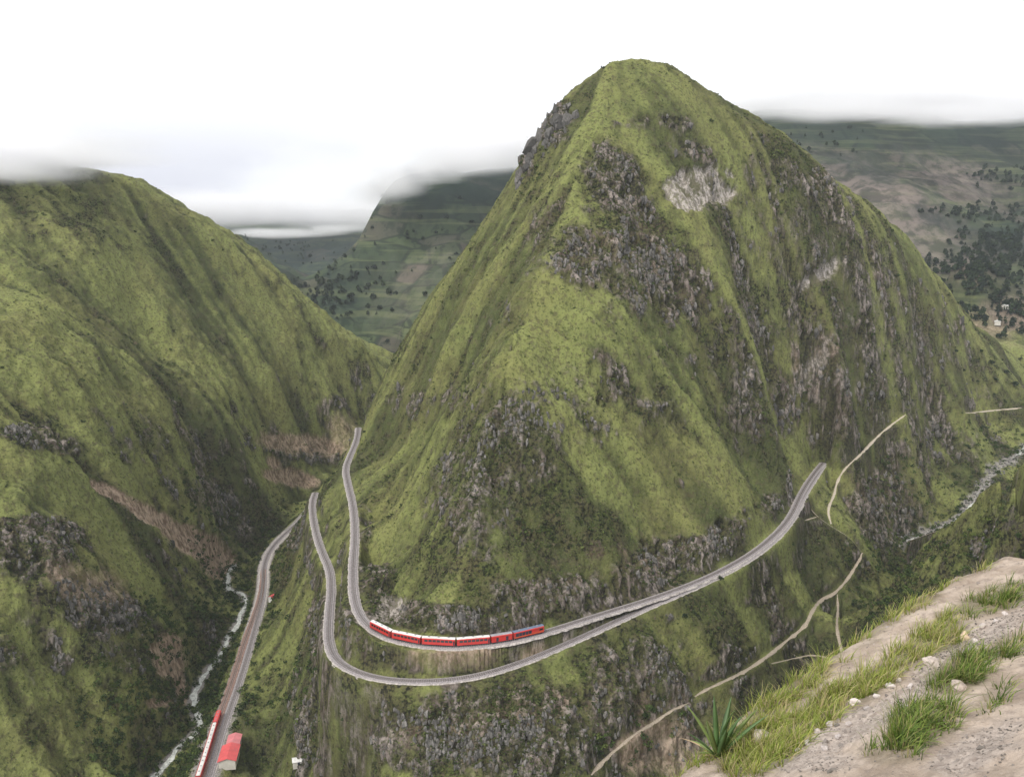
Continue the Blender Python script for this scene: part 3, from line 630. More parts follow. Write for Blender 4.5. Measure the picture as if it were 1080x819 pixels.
# ------------------------------------------------------------------ the trains
def coach(parent, L_, roof=M_WHITE, kind='coach', mats=None):
    h = L_ / 2 - .35; W_ = 1.22
    b = part('passenger_coach' if kind == 'coach' else 'locomotive', M_RED, parent, lambda m: (m.box(-h, h, -W_, W_, 1.0, 2.05), m.box(-h, h, -W_ + .06, W_ - .06, 2.05, 3.05), m.prism([(-W_, 3.05), (W_, 3.05), (W_, 3.3), (W_ - .25, 3.46), (-W_ + .25, 3.46), (-W_, 3.3)], -h, h)))
    if kind == 'coach':
        n = 7; st = (2 * h - 1.6) / n
        for sy in (-1, 1):
            for k in range(n + 1): part('window_post', M_RED, b, lambda m: m.box(-h + .8 + k * st - .13, -h + .8 + k * st + .13, sy * W_ - .05, sy * W_ + .0, 2.05, 3.05))
            for k in range(n): part('window', M_GLASS, b, lambda m: m.box(-h + .8 + k * st + .13, -h + .8 + (k + 1) * st - .13, sy * (W_ - .06) - .01, sy * (W_ - .06) + .02, 2.07, 3.03))
            part('door', M_DARK, b, lambda m: m.box(-h + .12, -h + .62, sy * W_ - .01, sy * W_ + .015, 1.1, 2.8))
        part('end_door', M_DARK, b, lambda m: m.box(h - .01, h + .02, -.35, .35, 1.05, 2.8))
    elif kind == 'van':
        for sy in (-1, 1):
            for x in (-h * .5, h * .45): part('door', M_DARK, b, lambda m: m.box(x - .5, x + .5, sy * W_ - .01, sy * W_ + .02, 1.15, 2.75))
    else:
        for sy in (-1, 1):
            for k in range(5): part('grille', M_DARK, b, lambda m: m.box(-h + .8 + k * 1.5, -h + 2.1 + k * 1.5, sy * W_ - .01, sy * W_ + .02, 1.6, 3.0))
            part('stripe', M_YEL, b, lambda m: m.box(-h + .2, h - .2, sy * W_ - .01, sy * W_ + .025, 1.42, 1.5))
            part('cab_window', M_GLASS, b, lambda m: m.box(h - 2.2, h - .6, sy * W_ - .01, sy * W_ + .02, 2.0, 2.8))
        part('windscreen', M_GLASS, b, lambda m: m.box(h - .01, h + .02, -1.0, 1.0, 2.1, 2.8))
        part('headlight', M_WHITE, b, lambda m: m.box(h - .01, h + .06, -.2, .2, 1.5, 1.75))
    part('roof', roof, b, lambda m: m.prism([(-W_ + .3, 3.44), (W_ - .3, 3.44), (W_ - .42, 3.62), (.45, 3.70), (-.45, 3.70), (-W_ + .42, 3.62)], -h - .1, h + .1))
    for x in (-h * .6, 0, h * .6): part('roof_vent', M_GREY, b, lambda m: m.box(x - .35, x + .35, -.22, .22, 3.70, 3.92))
    part('underframe', M_DARK, b, lambda m: m.box(-h, h, -W_ + .12, W_ - .12, .78, 1.0))
    for x in (-h + 1.8, h - 1.8):
        part('bogie', M_DARK, b, lambda m: [m.box(x - 1.1, x + 1.1, -.8, .8, .45, .72)] + [m.cyl((x + dx, .42), .40, sy * .62 - .06, sy * .62 + .06) for dx in (-.7, .7) for sy in (-1, 1)])
    part('coupling', M_DARK, b, lambda m: m.box(h, h + .7, -.12, .12, .8, 1.0))
    return b
def place(ob, a, b, root):
    c = (a + b) / 2; d = b - a; ob.location = tuple(c - root); ob.rotation_euler = (0, -math.atan2(d[2], math.hypot(d[0], d[1])), math.atan2(d[1], d[0]))
def at_px(Pl, px, lo=0, hi=9999):
    xs, ys = project(*Pl.T); m = (ys > lo) & (ys < hi); i = np.where(m)[0]
    return i[np.argmin(np.abs(xs[i] - px))]
fine = resample(sUP, .25); fine_s = arcs(fine)
def curve_at(s): return np.array([np.interp(s, fine_s, fine[:, i]) for i in range(3)]) + np.array([0, 0, .08])
sL = fine_s[at_px(fine, 392, 655, 700)]; sR = fine_s[at_px(fine, 573, 655, 700)]
s445 = fine_s[at_px(fine, 445, 655, 700)]; s481 = fine_s[at_px(fine, 481, 655, 700)]; s517 = fine_s[at_px(fine, 517, 655, 700)]; s540 = fine_s[at_px(fine, 540, 655, 700)]
print('train arcs', sL, s445, s481, s517, s540, sR)
root = curve_at(s481); tr = empty('train', tuple(root)); tag(tr, 'red train with white and blue grey roofs on the upper line', 'train')
cuts = [sR, s540, s517, s481, s445, (s445 + sL) / 2, sL]
for i, (a, b) in enumerate(zip(cuts[:-1], cuts[1:])):
    L_ = abs(b - a)
    if i == 0: c = coach(tr, L_, M_BLUE, 'loco')
    elif i == 1: c = coach(tr, L_, M_GREY, 'van')
    else: c = coach(tr, L_, M_WHITE, 'coach')
    if i == 0: place(c, curve_at(b), curve_at(a), root)
    else: place(c, curve_at(a), curve_at(b), root)
# parked train in the valley
fv = resample(mA, .25); fvs = arcs(fv); iy = lambda py: fvs[np.argmin(np.abs(project(*fv.T)[1] - py))]
cv = lambda s: np.array([np.interp(s, fvs, fv[:, i]) for i in range(3)]) + np.array([0, 0, .08])
s0 = iy(768); root = cv(s0); t2 = empty('train', tuple(root)); tag(t2, 'parked train of white roofed coaches with a red end car in the valley', 'train')
s1 = iy(757); print('valley car', s1 - s0)
c = coach(t2, 11, M_ROOF, 'van'); place(c, cv(s0), cv(s0 + 11), root)
for k in range(3):
    a = s0 - .2 - k * 14.5; c = coach(t2, 14.5, M_WHITE, 'coach'); place(c, cv(a - 14.5), cv(a), root)

# ------------------------------------------------------------------ buildings
def house(name, label, loc, rz, lx, ly, hw, hr, roofm, cat='building', over=.5, wallm=M_WALL, group=None):
    t = empty(name, tuple(loc), rz); tag(t, label, cat, group)
    a, b = lx / 2, ly / 2
    part('wall', wallm, t, lambda m: (m.box(-a, a, -b, b, -1.5, hw), m.prism([(-b, hw), (b, hw), (0, hw + hr)], -a, a)))
    part('roof', roofm, t, lambda m: m.prism([(-b - over, hw - .06), (0, hw + hr + .06), (b + over, hw - .06), (b + over, hw + .08), (0, hw + hr + .22), (-b - over, hw + .08)], -a - over, a + over))
    for sy in (-1, 1):
        n = max(1, int(lx / 3.5))
        for k in range(n):
            x = -a + (k + .5) * lx / n
            if k == n // 2: part('door', M_DARK, t, lambda m: m.box(x - .5, x + .5, sy * b - .02, sy * b + .03, 0, 2.05))
            else: part('window', M_GLASS, t, lambda m: m.box(x - .5, x + .5, sy * b - .02, sy * b + .03, 1, 2))
    return t
vdir = mA[3] - mA[0]; vrz = math.atan2(vdir[1], vdir[0])
p1 = PZ(242, 800, -245.8); house('station_building', 'larger building with the red sheet roof beside the parked train', p1, vrz, 12.5, 7.5, 3.0, 1.3, M_ROOF)
p2 = p1 + np.array([math.cos(vrz), math.sin(vrz), 0]) * 11.5 + np.array([.4, 0, 0]); house('station_building', 'smaller building with the faded pink red roof behind the larger one', p2, vrz, 8, 5.5, 2.7, 1.0, M_ROOF2)
p3 = PZ(287, 634, -243.5); p3[2] = max(hland(p3[0:1], p3[1:2])[0], -243.6); house('hut', 'tiny hut with an orange red roof beside the valley railway bend', p3, 1.2, 3.4, 3.0, 2.2, .9, M_ROOF, 'hut', .3, M_WHITE)
q = march(315, 806, hland); house('shed', 'small white roofed shed on the slope at the bottom edge', q + np.array([0, 0, .2]), .3, 5.0, 3.6, 1.8, .8, M_WHITE, 'shed', .3, M_WALL)
for (a, b, rz, lb) in [(1062, 325, .3, 'tiny white house among the dark trees across the far valley'), (1052, 342, 1.1, 'tiny pale house just below the white one across the far valley')]:
    q = march(a, b, hland); house('farmhouse', lb, q, rz, 12, 7, 3, 1.6, M_WHITE, 'house', .4, M_WALL)

# ------------------------------------------------------------------ shrubs, boulders and far woods on the land
def visible_pts(n, pxr=(-20, 1100), pyr=(60, 830)):
    """plan points picked evenly over the view"""
    i = rng.integers(0, R.size, n); return i
def leafy(name, centers, sizes, nq, cols, stretch=.8, quad=.42):
    n = len(centers)
    d = rng.normal(size=(n, nq, 3)); d /= np.linalg.norm(d, axis=-1, keepdims=True); d[..., 2] = np.abs(d[..., 2]) * stretch
    rad = rng.uniform(.45, 1.0, (n, nq, 1)); c = centers[:, None] + d * rad * sizes[:, None, None]
    a = d + rng.normal(size=d.shape) * .6; a /= np.linalg.norm(a, axis=-1, keepdims=True)
    u = np.cross(a, rng.normal(size=d.shape)); u /= np.linalg.norm(u, axis=-1, keepdims=True); v = np.cross(a, u)
    hs = (sizes[:, None, None] * quad * rng.uniform(.6, 1.3, (n, nq, 1)))
    q = np.stack([c - u * hs, c - v * hs * .7, c + u * hs, c + v * hs * .7], 2)
    V = q.reshape(-1, 3); f = np.arange(len(V)).reshape(-1, 4)
    cc = np.repeat((cols[:, None] * rng.uniform(.7, 1.3, (n, nq, 1)))[:, :, None], 4, 2).reshape(-1, 3)
    return V, f, np.c_[cc, np.ones(len(cc))]
def vc_mat(name, rough=.9, trans=.0):
    m, nt, bs = mat(name); at = nd(nt, 'ShaderNodeAttribute', attribute_name='tint'); nt.links.new(at.outputs['Color'], bs.inputs['Base Color']); bs.inputs['Roughness'].default_value = rough; bs.inputs['Specular IOR Level'].default_value = .2
    return m
M_LEAF = vc_mat('leaf_green')
nmf_ = nm.ravel(); Rf, Xf, Yf, Zf = R.ravel(), P[..., 0].ravel(), P[..., 1].ravel(), P[..., 2].ravel()
inview = (PXv.ravel() > -30) & (PXv.ravel() < 1110) & (PYv.ravel() > 50) & (PYv.ravel() < 850)
# facing the viewpoint
vd = -P / np.linalg.norm(P, axis=-1, keepdims=True); facing = (N * vd).sum(-1).ravel() > .02
area_w = inview & facing & (bench.ravel() < .05)
clump = sst(-.05, .35, fbm(Xf / 22, Yf / 22, Zf / 22, o=3))
def pick(wt, n):
    wt = np.where(wt > 0, wt, 0); cs = np.cumsum(wt); return np.searchsorted(cs, rng.random(n) * cs[-1])
okz = (np.where(nm, G.samp(nearline, X, Y), 99).ravel() > 5.0)
for (P_, w_) in wPATH.values():
    m_ = nm.ravel().copy(); dd, _ = dist_poly(Xf[m_], Yf[m_], P_); t_ = np.ones(len(Rf), bool); t_[m_] = dd > 1.8; okz &= t_
wt = area_w * okz * (Rf < 1150) * (.022 + .55 * np.clip(scrub_and_shade.ravel(), 0, 1) * (.3 + clump) + .35 * np.clip(rock.ravel(), 0, 1)) * (1 - np.clip(soil.ravel() + scar.ravel(), 0, 1))
i = pick(wt, 56000)
sz = rng.uniform(.3, .9, len(i)) * (1 + 1.1 * (rng.random(len(i)) < .07)) * np.clip(Rf[i] / 520, .75, 1.3)
cb = np.array([(.032, .046, .014), (.055, .075, .020), (.085, .10, .032), (.10, .085, .050)])[rng.choice(4, len(i), p=[.30, .34, .24, .12])]
V, f, cc = leafy('shrubs', np.c_[Xf[i], Yf[i], Zf[i] - .1], sz, 13, cb)
tag(np_mesh('shrubbery', V, f, M_LEAF, smooth=False, attrs={'tint': cc}), kind='stuff')
# taller lush growth along the streams and in the gorge
dS = np.full(len(Rf), 1e9); nmf = nm.ravel(); dS[nmf] = np.minimum(dist_poly(Xf[nmf], Yf[nmf], sRVL)[0], dist_poly(Xf[nmf], Yf[nmf], sRVR)[0])
lush = np.zeros_like(R)
okz2 = okz | ((dS < 8) & (G.samp(dist_va, X, Y).ravel() > 6))
for (a, b, c, d, e, w) in [(950, 640, 50, 50, 0, 1), (1040, 590, 50, 50, 0, .7), (690, 765, 34, 18, -25, 1.6), (645, 792, 22, 16, 0, 1.6), (170, 770, 40, 40, 0, 1), (930, 590, 50, 16, 20, .8), (300, 560, 30, 40, 30, .5), (300, 720, 40, 50, 0, .25)]: lush = np.maximum(lush, w * ell(a, b, c, d, e))
wt = area_w * (Rf < 1100) * np.maximum(sst(1.2, 3.5, dS + 5 * (vnoise(Xf / 9, Yf / 9) - .35)) * (1 - sst(14, 34, dS)) * 1.4, lush.ravel()) * (bench.ravel() < .02) * okz2
i = pick(wt, 2600); sz = rng.uniform(1.0, 2.6, len(i))
cb = np.array([(.028, .046, .012), (.050, .075, .018), (.08, .105, .025)])[rng.choice(3, len(i), p=[.45, .38, .17])]
V, f, cc = leafy('bushes', np.c_[Xf[i], Yf[i], Zf[i] + sz * .2], sz, 34, cb, 1.0, .26)
tag(np_mesh('undergrowth', V, f, M_LEAF, smooth=False, attrs={'tint': cc}), kind='stuff')
# grassy hummocks as ground cover
wt = area_w * okz * (Rf < 900) * (1 - np.clip(rock.ravel(), 0, 1)) * (1 - np.clip(soil.ravel() + scar.ravel() + grav.ravel(), 0, 1))
i = pick(wt, 26000); tn = tone.ravel()[i][:, None]
cb = (np.array([.062, .085, .02]) * (1 - tn) + np.array([.165, .20, .05]) * tn) * rng.uniform(.8, 1.15, (len(i), 1))
V, f, cc = leafy('tufts', np.c_[Xf[i], Yf[i], Zf[i] - .05], rng.uniform(.25, .6, len(i)), 5, cb, .9, .6)
tag(np_mesh('grass', V, f, M_LEAF, smooth=False, attrs={'tint': cc}), kind='stuff')
# boulders and ribs of rock
def rocks(centers, sizes, cols, zs=1.6):
    g = (1 + 5 ** .5) / 2; ico = np.array([(-1, g, 0), (1, g, 0), (-1, -g, 0), (1, -g, 0), (0, -1, g), (0, 1, g), (0, -1, -g), (0, 1, -g), (g, 0, -1), (g, 0, 1), (-g, 0, -1), (-g, 0, 1)], float) / 1.9
    tri = np.array([(0, 11, 5), (0, 5, 1), (0, 1, 7), (0, 7, 10), (0, 10, 11), (1, 5, 9), (5, 11, 4), (11, 10, 2), (10, 7, 6), (7, 1, 8), (3, 9, 4), (3, 4, 2), (3, 2, 6), (3, 6, 8), (3, 8, 9), (4, 9, 5), (2, 4, 11), (6, 2, 10), (8, 6, 7), (9, 8, 1)])
    n = len(centers); v = ico[None] * rng.uniform(.55, 1.25, (n, 12, 1)) + rng.normal(0, .12, (n, 12, 3)); v[..., 2] *= zs if np.isscalar(zs) else zs[:, None]
    th = rng.random(n) * 2 * PI; c, s = np.cos(th)[:, None], np.sin(th)[:, None]
    v = np.stack([v[..., 0] * c - v[..., 1] * s, v[..., 0] * s + v[..., 1] * c, v[..., 2]], -1) * sizes[:, None, None] + centers[:, None]
    f = (np.arange(n) * 12)[:, None, None] + tri[None]
    return v.reshape(-1, 3), f.reshape(-1, 3), np.c_[np.repeat(cols, 12, 0), np.ones(n * 12)]
M_STONE, nt_, bs_ = mat('weathered_stone'); at_ = nd(nt_, 'ShaderNodeAttribute', attribute_name='tint'); n_ = noise(nt_, coords(nt_, (1, 1, .5)), 1.1, 5, .7)
nt_.links.new(mixc(nt_, rampf(nt_, n_, .35, .65), mixc(nt_, .75, at_.outputs['Color'], (.04, .04, .03)), at_.outputs['Color']), bs_.inputs['Base Color']); bs_.inputs['Roughness'].default_value = .95
wt = area_w * okz * (Rf < 1000) * np.clip(rock.ravel() - .35, 0, 1) * (steep.ravel() > .25) * (.1 + clump)
i = pick(wt, 4200); gcol = rng.uniform(.08, .24, (len(i), 1)) * np.array([1, .93, .86])
V, f, cc = rocks(np.c_[Xf[i], Yf[i], Zf[i]], rng.uniform(.35, 1.25, len(i)) * np.clip(Rf[i] / 450, .8, 1.5), gcol, rng.uniform(.9, 2.6, len(i)))
dR = np.full(len(Rf), 1e9); dR[nmf_] = dist_poly(Xf[nmf_], Yf[nmf_], sRVR)[0]
sh_ = []
for (a, b, s0_) in [(588, 112, 5), (581, 122, 6), (574, 133, 6.5), (568, 142, 6), (563, 150, 7), (560, 160, 6), (556, 168, 5.5), (551, 178, 5), (548, 186, 4.5), (575, 150, 5), (582, 140, 5), (592, 130, 5), (570, 165, 4.5), (600, 122, 4), (543, 200, 3.5)]:
    q_ = march(a + 3, b + 3, hland)
    for _ in range(4): sh_.append((*(q_ + rng.normal(0, 2.2, 3) + np.array([0, 3, -1.5])), s0_ * rng.uniform(.45, .95)))
sh_ = np.array(sh_); V3, f3, c3_ = rocks(sh_[:, :3], sh_[:, 3], rng.uniform(.07, .17, (len(sh_), 1)) * np.array([1, .93, .88]), 1.5)
f = np.r_[f, f3 + len(V)]; V = np.r_[V, V3]; cc = np.r_[cc, c3_]
i2 = pick(inview * (dR < 7) * 1.0, 600); V2, f2, c2_ = rocks(np.c_[Xf[i2], Yf[i2], Zf[i2] + .1], rng.uniform(.3, 1.3, len(i2)), rng.uniform(.10, .26, (len(i2), 1)) * np.array([1, .97, .93]), .8)
f = np.r_[f, f2 + len(V)]; V = np.r_[V, V2]; cc = np.r_[cc, c2_]
tag(np_mesh('rocks', V, f, M_STONE, smooth=False, attrs={'tint': cc}), kind='stuff')

# trees: tapered trunk, a few limbs and a crown of leaf clumps
def tree(name, label, loc, h, wd, col, group=None, nclump=9, trunk_col=M_SLEEP):
    t = empty(name, tuple(loc)); tag(t, label, 'tree', group)
    m = MB(); k = 6; rings = [(0, .035 * h), (.35 * h, .024 * h), (.7 * h, .012 * h)]
    for (z, r_) in rings: m.v += [(r_ * math.cos(2 * PI * i / k), r_ * math.sin(2 * PI * i / k), z - (.6 if z == 0 else 0)) for i in range(k)]
    for j in range(2):
        for i in range(k): m.f.append((j * k + i, j * k + (i + 1) % k, (j + 1) * k + (i + 1) % k, (j + 1) * k + i))
    for q in range(3):
        a = rng.random() * 6.28; b = len(m.v); z = (.35 + .12 * q) * h; r_ = .009 * h
        e = (math.cos(a) * wd * .6, math.sin(a) * wd * .6, z + .2 * h)
        m.v += [(-r_ * math.sin(a), r_ * math.cos(a), z), (r_ * math.sin(a), -r_ * math.cos(a), z), (0, 0, z + 2 * r_), e]; m.f += [(b, b + 1, b + 3), (b + 1, b + 2, b + 3), (b + 2, b, b + 3)]
    m.build('trunk', trunk_col, t)
    cs = np.stack([rng.normal(0, wd * .34, nclump), rng.normal(0, wd * .34, nclump), rng.uniform(.32, .92, nclump) * h], 1)
    cs[:, :2] *= (1.25 - .7 * (cs[:, 2:3] / h))
    V, f, cc = leafy('c', cs, rng.uniform(.28, .5, nclump) * wd, 26, np.tile(np.array(col), (nclump, 1)) * rng.uniform(.7, 1.35, (nclump, 1)), 1.0, .34)
    np_mesh('crown', V, f, M_LEAF, t, smooth=False, attrs={'tint': cc}); return t
def wood(name, cs, hs, ws, cols, nq=20):
    c2 = np.repeat(cs, 3, 0); c2[:, 2] += np.tile([.35, .6, .85], len(cs)) * np.repeat(hs, 3); w2 = np.repeat(ws, 3) * np.tile([1, .85, .5], len(cs))
    V, f, cc = leafy(name, c2, w2, nq, np.repeat(cols, 3, 0), 1.0, .5)
    return tag(np_mesh(name, V, f, M_LEAF, smooth=False, attrs={'tint': cc}), kind='stuff')
# far woods on the other side of the right-hand valley, and copses on the far slopes
def band(n, cx, cy, sx, sy):
    px = cx + rng.normal(0, sx, n); py = cy + rng.normal(0, sy, n); return np.c_[px, py]
pts = np.r_[band(240, 1055, 262, 26, 16), band(90, 1035, 300, 30, 14), band(70, 1010, 282, 22, 8), band(60, 1070, 330, 14, 14), band(60, 1040, 226, 34, 4), band(50, 1060, 188, 22, 5), band(22, 880, 150, 30, 8), band(60, 1015, 345, 24, 14)]
W = np.array([march(a, b, hland, 900) for a, b in pts if a < 1120])
W = W[(W[:, 1] > 960) & (W[:, 1] < 2600)]
wood('woods', W, rng.uniform(4, 14, len(W)), rng.uniform(1.8, 5.4, len(W)), np.array([(.014, .024, .012), (.022, .036, .014)])[rng.integers(0, 2, len(W))])
pts = np.r_[band(90, 345, 300, 22, 14), band(60, 300, 262, 35, 7), band(24, 430, 250, 40, 20), band(30, 400, 320, 25, 20), band(40, 340, 322, 14, 6)]
W = np.array([march(a, b, hland, 1250, 5000) for a, b in pts]); W = W[(W[:, 1] > 1260) & (W[:, 1] < 3600)]
wood('woods', W, rng.uniform(4, 12, len(W)), rng.uniform(2, 6, len(W)), np.array([(.014, .024, .012), (.025, .038, .016)])[rng.integers(0, 2, len(W))], 14)
for n_, (a, b, h_, lb) in enumerate([(322, 250, 26, 'lone tall tree standing on the far ridge under the cloud'), (314, 251, 17, 'smaller of the two trees on the far ridge under the cloud')]):
    tree('tree', lb, march(a, b, hland, 2000, 6000), h_, h_ * .5, (.015, .022, .014))
# countable bushes on the right-hand slope
BUSH = [(1008, 372, 5), (1022, 379, 6), (1035, 372, 4), (1016, 392, 4), (1045, 385, 7), (1062, 395, 6), (1050, 402, 5), (1070, 408, 7), (1030, 405, 4), (1076, 380, 5), (1000, 458, 4), (1006, 466, 4), (984, 470, 3.5), (1022, 474, 4), (962, 425, 3), (1060, 425, 4), (1048, 418, 3.5), (975, 440, 3), (938, 432, 3), (1036, 452, 3.5), (992, 452, 3), (760, 612, 3), (722, 652, 3), (836, 575, 2.5), (900, 640, 3), (918, 650, 3.5), (935, 636, 3.5), (944, 655, 4), (925, 668, 4), (950, 625, 3)]
gl = ['dark bush', 'round dark green bush', 'low dark bush']
for n_, (a, b, s_) in enumerate(BUSH):
    q = march(a, b, hland); t = empty('bush', tuple(q)); far = a > 900 and b < 480
    cs = rng.normal(0, s_ * .2, (5, 3)); cs[:, 2] = np.abs(cs[:, 2]) + s_ * .2
    V, f, cc = leafy('b', cs, rng.uniform(.25, .42, 5) * s_, 30, np.tile(np.array([(.020, .032, .012)]), (5, 1)) * rng.uniform(.7, 1.5, (5, 1)), .9, .3)
    np_mesh('foliage', V, f, M_LEAF, t, smooth=False, attrs={'tint': cc})
    part('stem', M_SLEEP, t, lambda m: m.prism([(-.12, -.6), (.12, -.6), (.08, s_ * .4), (-.08, s_ * .4)], -.12, .12))
    if far: tag(t, 'dark bush dotted on the far grassy slope right of the mountain', 'bush', 'bushes on the far right slope')
    elif b > 600 and a > 880: tag(t, 'dark bush in the shaded gully above the dirt bank', 'bush', 'bushes in the gully above the bank')
    else: tag(t, {760: 'dark bush growing just above the merged railway lines', 722: 'dark bush hanging on the cliff just under the railway line', 836: 'dark bush beside the railway near its upper right end'}[a], 'bush')

# ------------------------------------------------------------------ the bank in front
EDG = [(1180, 545, 9.4), (1080, 590, 8.0), (1030, 610, 7.4), (985, 635, 6.9), (940, 664, 6.5), (900, 690, 6.15), (865, 716, 5.85), (830, 742, 5.55), (795, 775, 5.25), (760, 807, 5.0), (700, 860, 4.4), (640, 930, 3.8)]
fc = []
we = np.array([PY(*p) for p in EDG])
for k, p in enumerate(we):
    fc.append(p); d = we[max(k - 1, 0)] - we[min(k + 1, len(we) - 1)]; n_ = np.array([-d[1], d[0]]) / np.hypot(d[0], d[1])
    for o_, dz in ((.2, -.08), (.45, -.5), (.9, -1.7), (1.5, -3.2), (2.6, -6.0)): fc.append(np.array([p[0] + n_[0] * o_, p[1] + n_[1] * o_, p[2] + dz]))
for p in [(1080, 640, 6.5), (1080, 700, 5.1), (1080, 760, 4.05), (1080, 807, 3.4), (1000, 700, 5.35), (1000, 760, 4.3), (1000, 807, 3.7), (940, 740, 4.85), (900, 740, 5.05), (900, 807, 4.1), (850, 790, 4.55), (1180, 600, 7.6), (1180, 700, 4.7), (1180, 807, 3.0), (900, 900, 3.1), (1080, 900, 2.6), (760, 880, 3.7), (1180, 900, 2.3)]: fc.append(PY(*p))
fc = np.array(fc); FR = rbf_fit(fc, .3, 8)
FR = (lambda P_: None) and FR
def fit_small(Pn):
    X_ = Pn[:, :2]; n = len(Pn); d = np.sqrt(((X_[:, None] - X_[None]) ** 2).sum(-1) + .04)
    A_ = np.zeros((n + 3, n + 3)); A_[:n, :n] = d - .004 * np.eye(n); A_[:n, n] = 1; A_[:n, n + 1:] = X_; A_[n:, :n] = A_[:n, n:].T
    return X_, np.linalg.solve(A_, np.r_[Pn[:, 2], 0, 0, 0])
SX, SW = fit_small(fc)
def fgbase(x, y):
    o = SW[len(SX)] + SW[len(SX) + 1] * x + SW[len(SX) + 2] * y
    for (a, b), w_ in zip(SX, SW): o = o + w_ * np.sqrt((x - a) ** 2 + (y - b) ** 2 + .04)
    return o
def fgdetail(x, y):
    return .07 * fbm(x / .9, y / .9, o=3) + .035 * fbm(x / .22, y / .22, o=3, g=.6) + .012 * (1 - np.abs(fbm(x / .07, y / .07, o=3)) * 2)
gx_, gy_ = np.meshgrid(np.arange(.2, 8.2, .014), np.arange(2.0, 12.2, .014))
gz_ = fgbase(gx_, gy_) + fgdetail(gx_, gy_)
def fgh(x, y): return bil(gz_.astype(np.float32), (y - 2.0) / .014, (x - .2) / .014)
fpx, fpy = project(gx_, gy_, gz_)
def blob(px, py, rx, ry, rot):
    c, s = math.cos(math.radians(rot)), math.sin(math.radians(rot)); dx, dy = fpx - px, fpy - py
    return 1 - sst(.6, 1.3, np.sqrt(((dx * c + dy * s) / rx) ** 2 + ((-dx * s + dy * c) / ry) ** 2) + .4 * fbm(gx_ / .3, gy_ / .3, o=3))
GR = [(1038, 640, 32, 13, -12, 'd', 1.2), (1068, 627, 18, 12, -20, 'd', .8), (1012, 712, 34, 18, -28, 'd', 1.2), (1058, 684, 24, 12, -28, 'd', .8), (972, 764, 38, 21, -26, 'd', 1.2), (1045, 738, 22, 10, -30, 'd', .4), (940, 795, 34, 12, 0, 'd', .45),
      (995, 668, 24, 20, -35, 'l', .9), (960, 690, 40, 14, -32, 'l', 1.0), (915, 722, 44, 15, -30, 'l', 1.3), (868, 748, 40, 17, -38, 'l', 1.3), (820, 785, 40, 22, -42, 'l', 1.5), (790, 803, 30, 14, -30, 'l', 1.2),
      (975, 628, 40, 9, -32, 'l', .8), (930, 655, 36, 12, -36, 'l', .6), (868, 694, 30, 12, -40, 'l', .7), (845, 716, 36, 16, -42, 'l', 1.2), (805, 756, 26, 18, -50, 'l', 1.1), (773, 795, 20, 18, -45, 'l', 1.0), (1030, 600, 30, 5, -25, 'l', .3)]
veg = np.zeros_like(gz_)
for (a, b, c_, d_, e_, k_, w_) in GR: veg = np.maximum(veg, blob(a, b, c_, d_, e_) * min(w_, 1))
grv = np.zeros_like(gz_)
for (a, b, c_, d_, e_) in [(1040, 668, 60, 14, -28), (940, 745, 70, 12, -34), (880, 778, 60, 14, -34), (850, 803, 60, 10, 0), (1030, 790, 60, 20, -30), (1000, 690, 50, 8, -30)]: grv = np.maximum(grv, blob(a, b, c_, d_, e_))
i = np.arange(gx_.size).reshape(gx_.shape); f = np.stack([i[:-1, :-1], i[:-1, 1:], i[1:, 1:], i[1:, :-1]], -1).reshape(-1, 4)
zc = gz_[:-1, :-1].ravel(); f = f[zc > -9]
mB_, nt_, bs_ = mat('dirt_bank'); L = nt_.links; p_ = coords(nt_); at_ = nd(nt_, 'ShaderNodeAttribute', attribute_name='cover'); s_ = nt_.nodes.new('ShaderNodeSeparateColor'); L.new(at_.outputs['Color'], s_.inputs[0])
n1_ = noise(nt_, p_, 2.2, 6, .65); n2_ = noise(nt_, p_, 14, 6, .7); n3_ = noise(nt_, p_, 60, 4, .7)
c_ = mixc(nt_, rampf(nt_, n1_, .35, .65), (.33, .265, .21), (.56, .465, .385))
c_ = mixc(nt_, mth(nt_, 'MULTIPLY', rampf(nt_, n2_, .5, .68), .6), c_, (.23, .185, .16))
c_ = mixc(nt_, mth(nt_, 'MULTIPLY', rampf(nt_, n3_, .55, .75), .4), c_, (.60, .54, .50))
vg_ = nd(nt_, 'ShaderNodeTexVoronoi', i_Scale=38.0); L.new(p_, vg_.inputs['Vector']); vs_ = nt_.nodes.new('ShaderNodeSeparateColor'); L.new(vg_.outputs['Color'], vs_.inputs[0])
c_ = mixc(nt_, mth(nt_, 'MULTIPLY', s_.outputs[1], .5), c_, mixc(nt_, vs_.outputs[0], (.22, .19, .18), (.55, .49, .45)))
c_ = mixc(nt_, mth(nt_, 'MULTIPLY', s_.outputs[0], .65), c_, (.12, .11, .05))
L.new(c_, bs_.inputs['Base Color']); bs_.inputs['Roughness'].default_value = .95; bs_.inputs['Specular IOR Level'].default_value = .15
b_ = nd(nt_, 'ShaderNodeBump', i_Strength=.8, i_Distance=.03); L.new(mth(nt_, 'ADD', n2_, mth(nt_, 'MULTIPLY', n3_, .5)), b_.inputs['Height']); L.new(b_.outputs[0], bs_.inputs['Normal'])
tag(np_mesh('ground', np.stack([gx_, gy_, gz_], -1).reshape(-1, 3), f, mB_, attrs={'cover': np.stack([veg, grv, veg * 0, veg * 0 + 1], -1).reshape(-1, 4)}), kind='structure')
def fmarch(px, py):
    x, y, z = ray(px, py); Yv = np.linspace(2.4, 12, 1400); s = Yv / y; h = fgh(x * s, Yv); m = (z * s < h) & (x * s > .25) & (x * s < 8.1)
    if not m.any(): return None
    k = np.argmax(m); return np.array([x * s[k], Yv[k], h[k]])
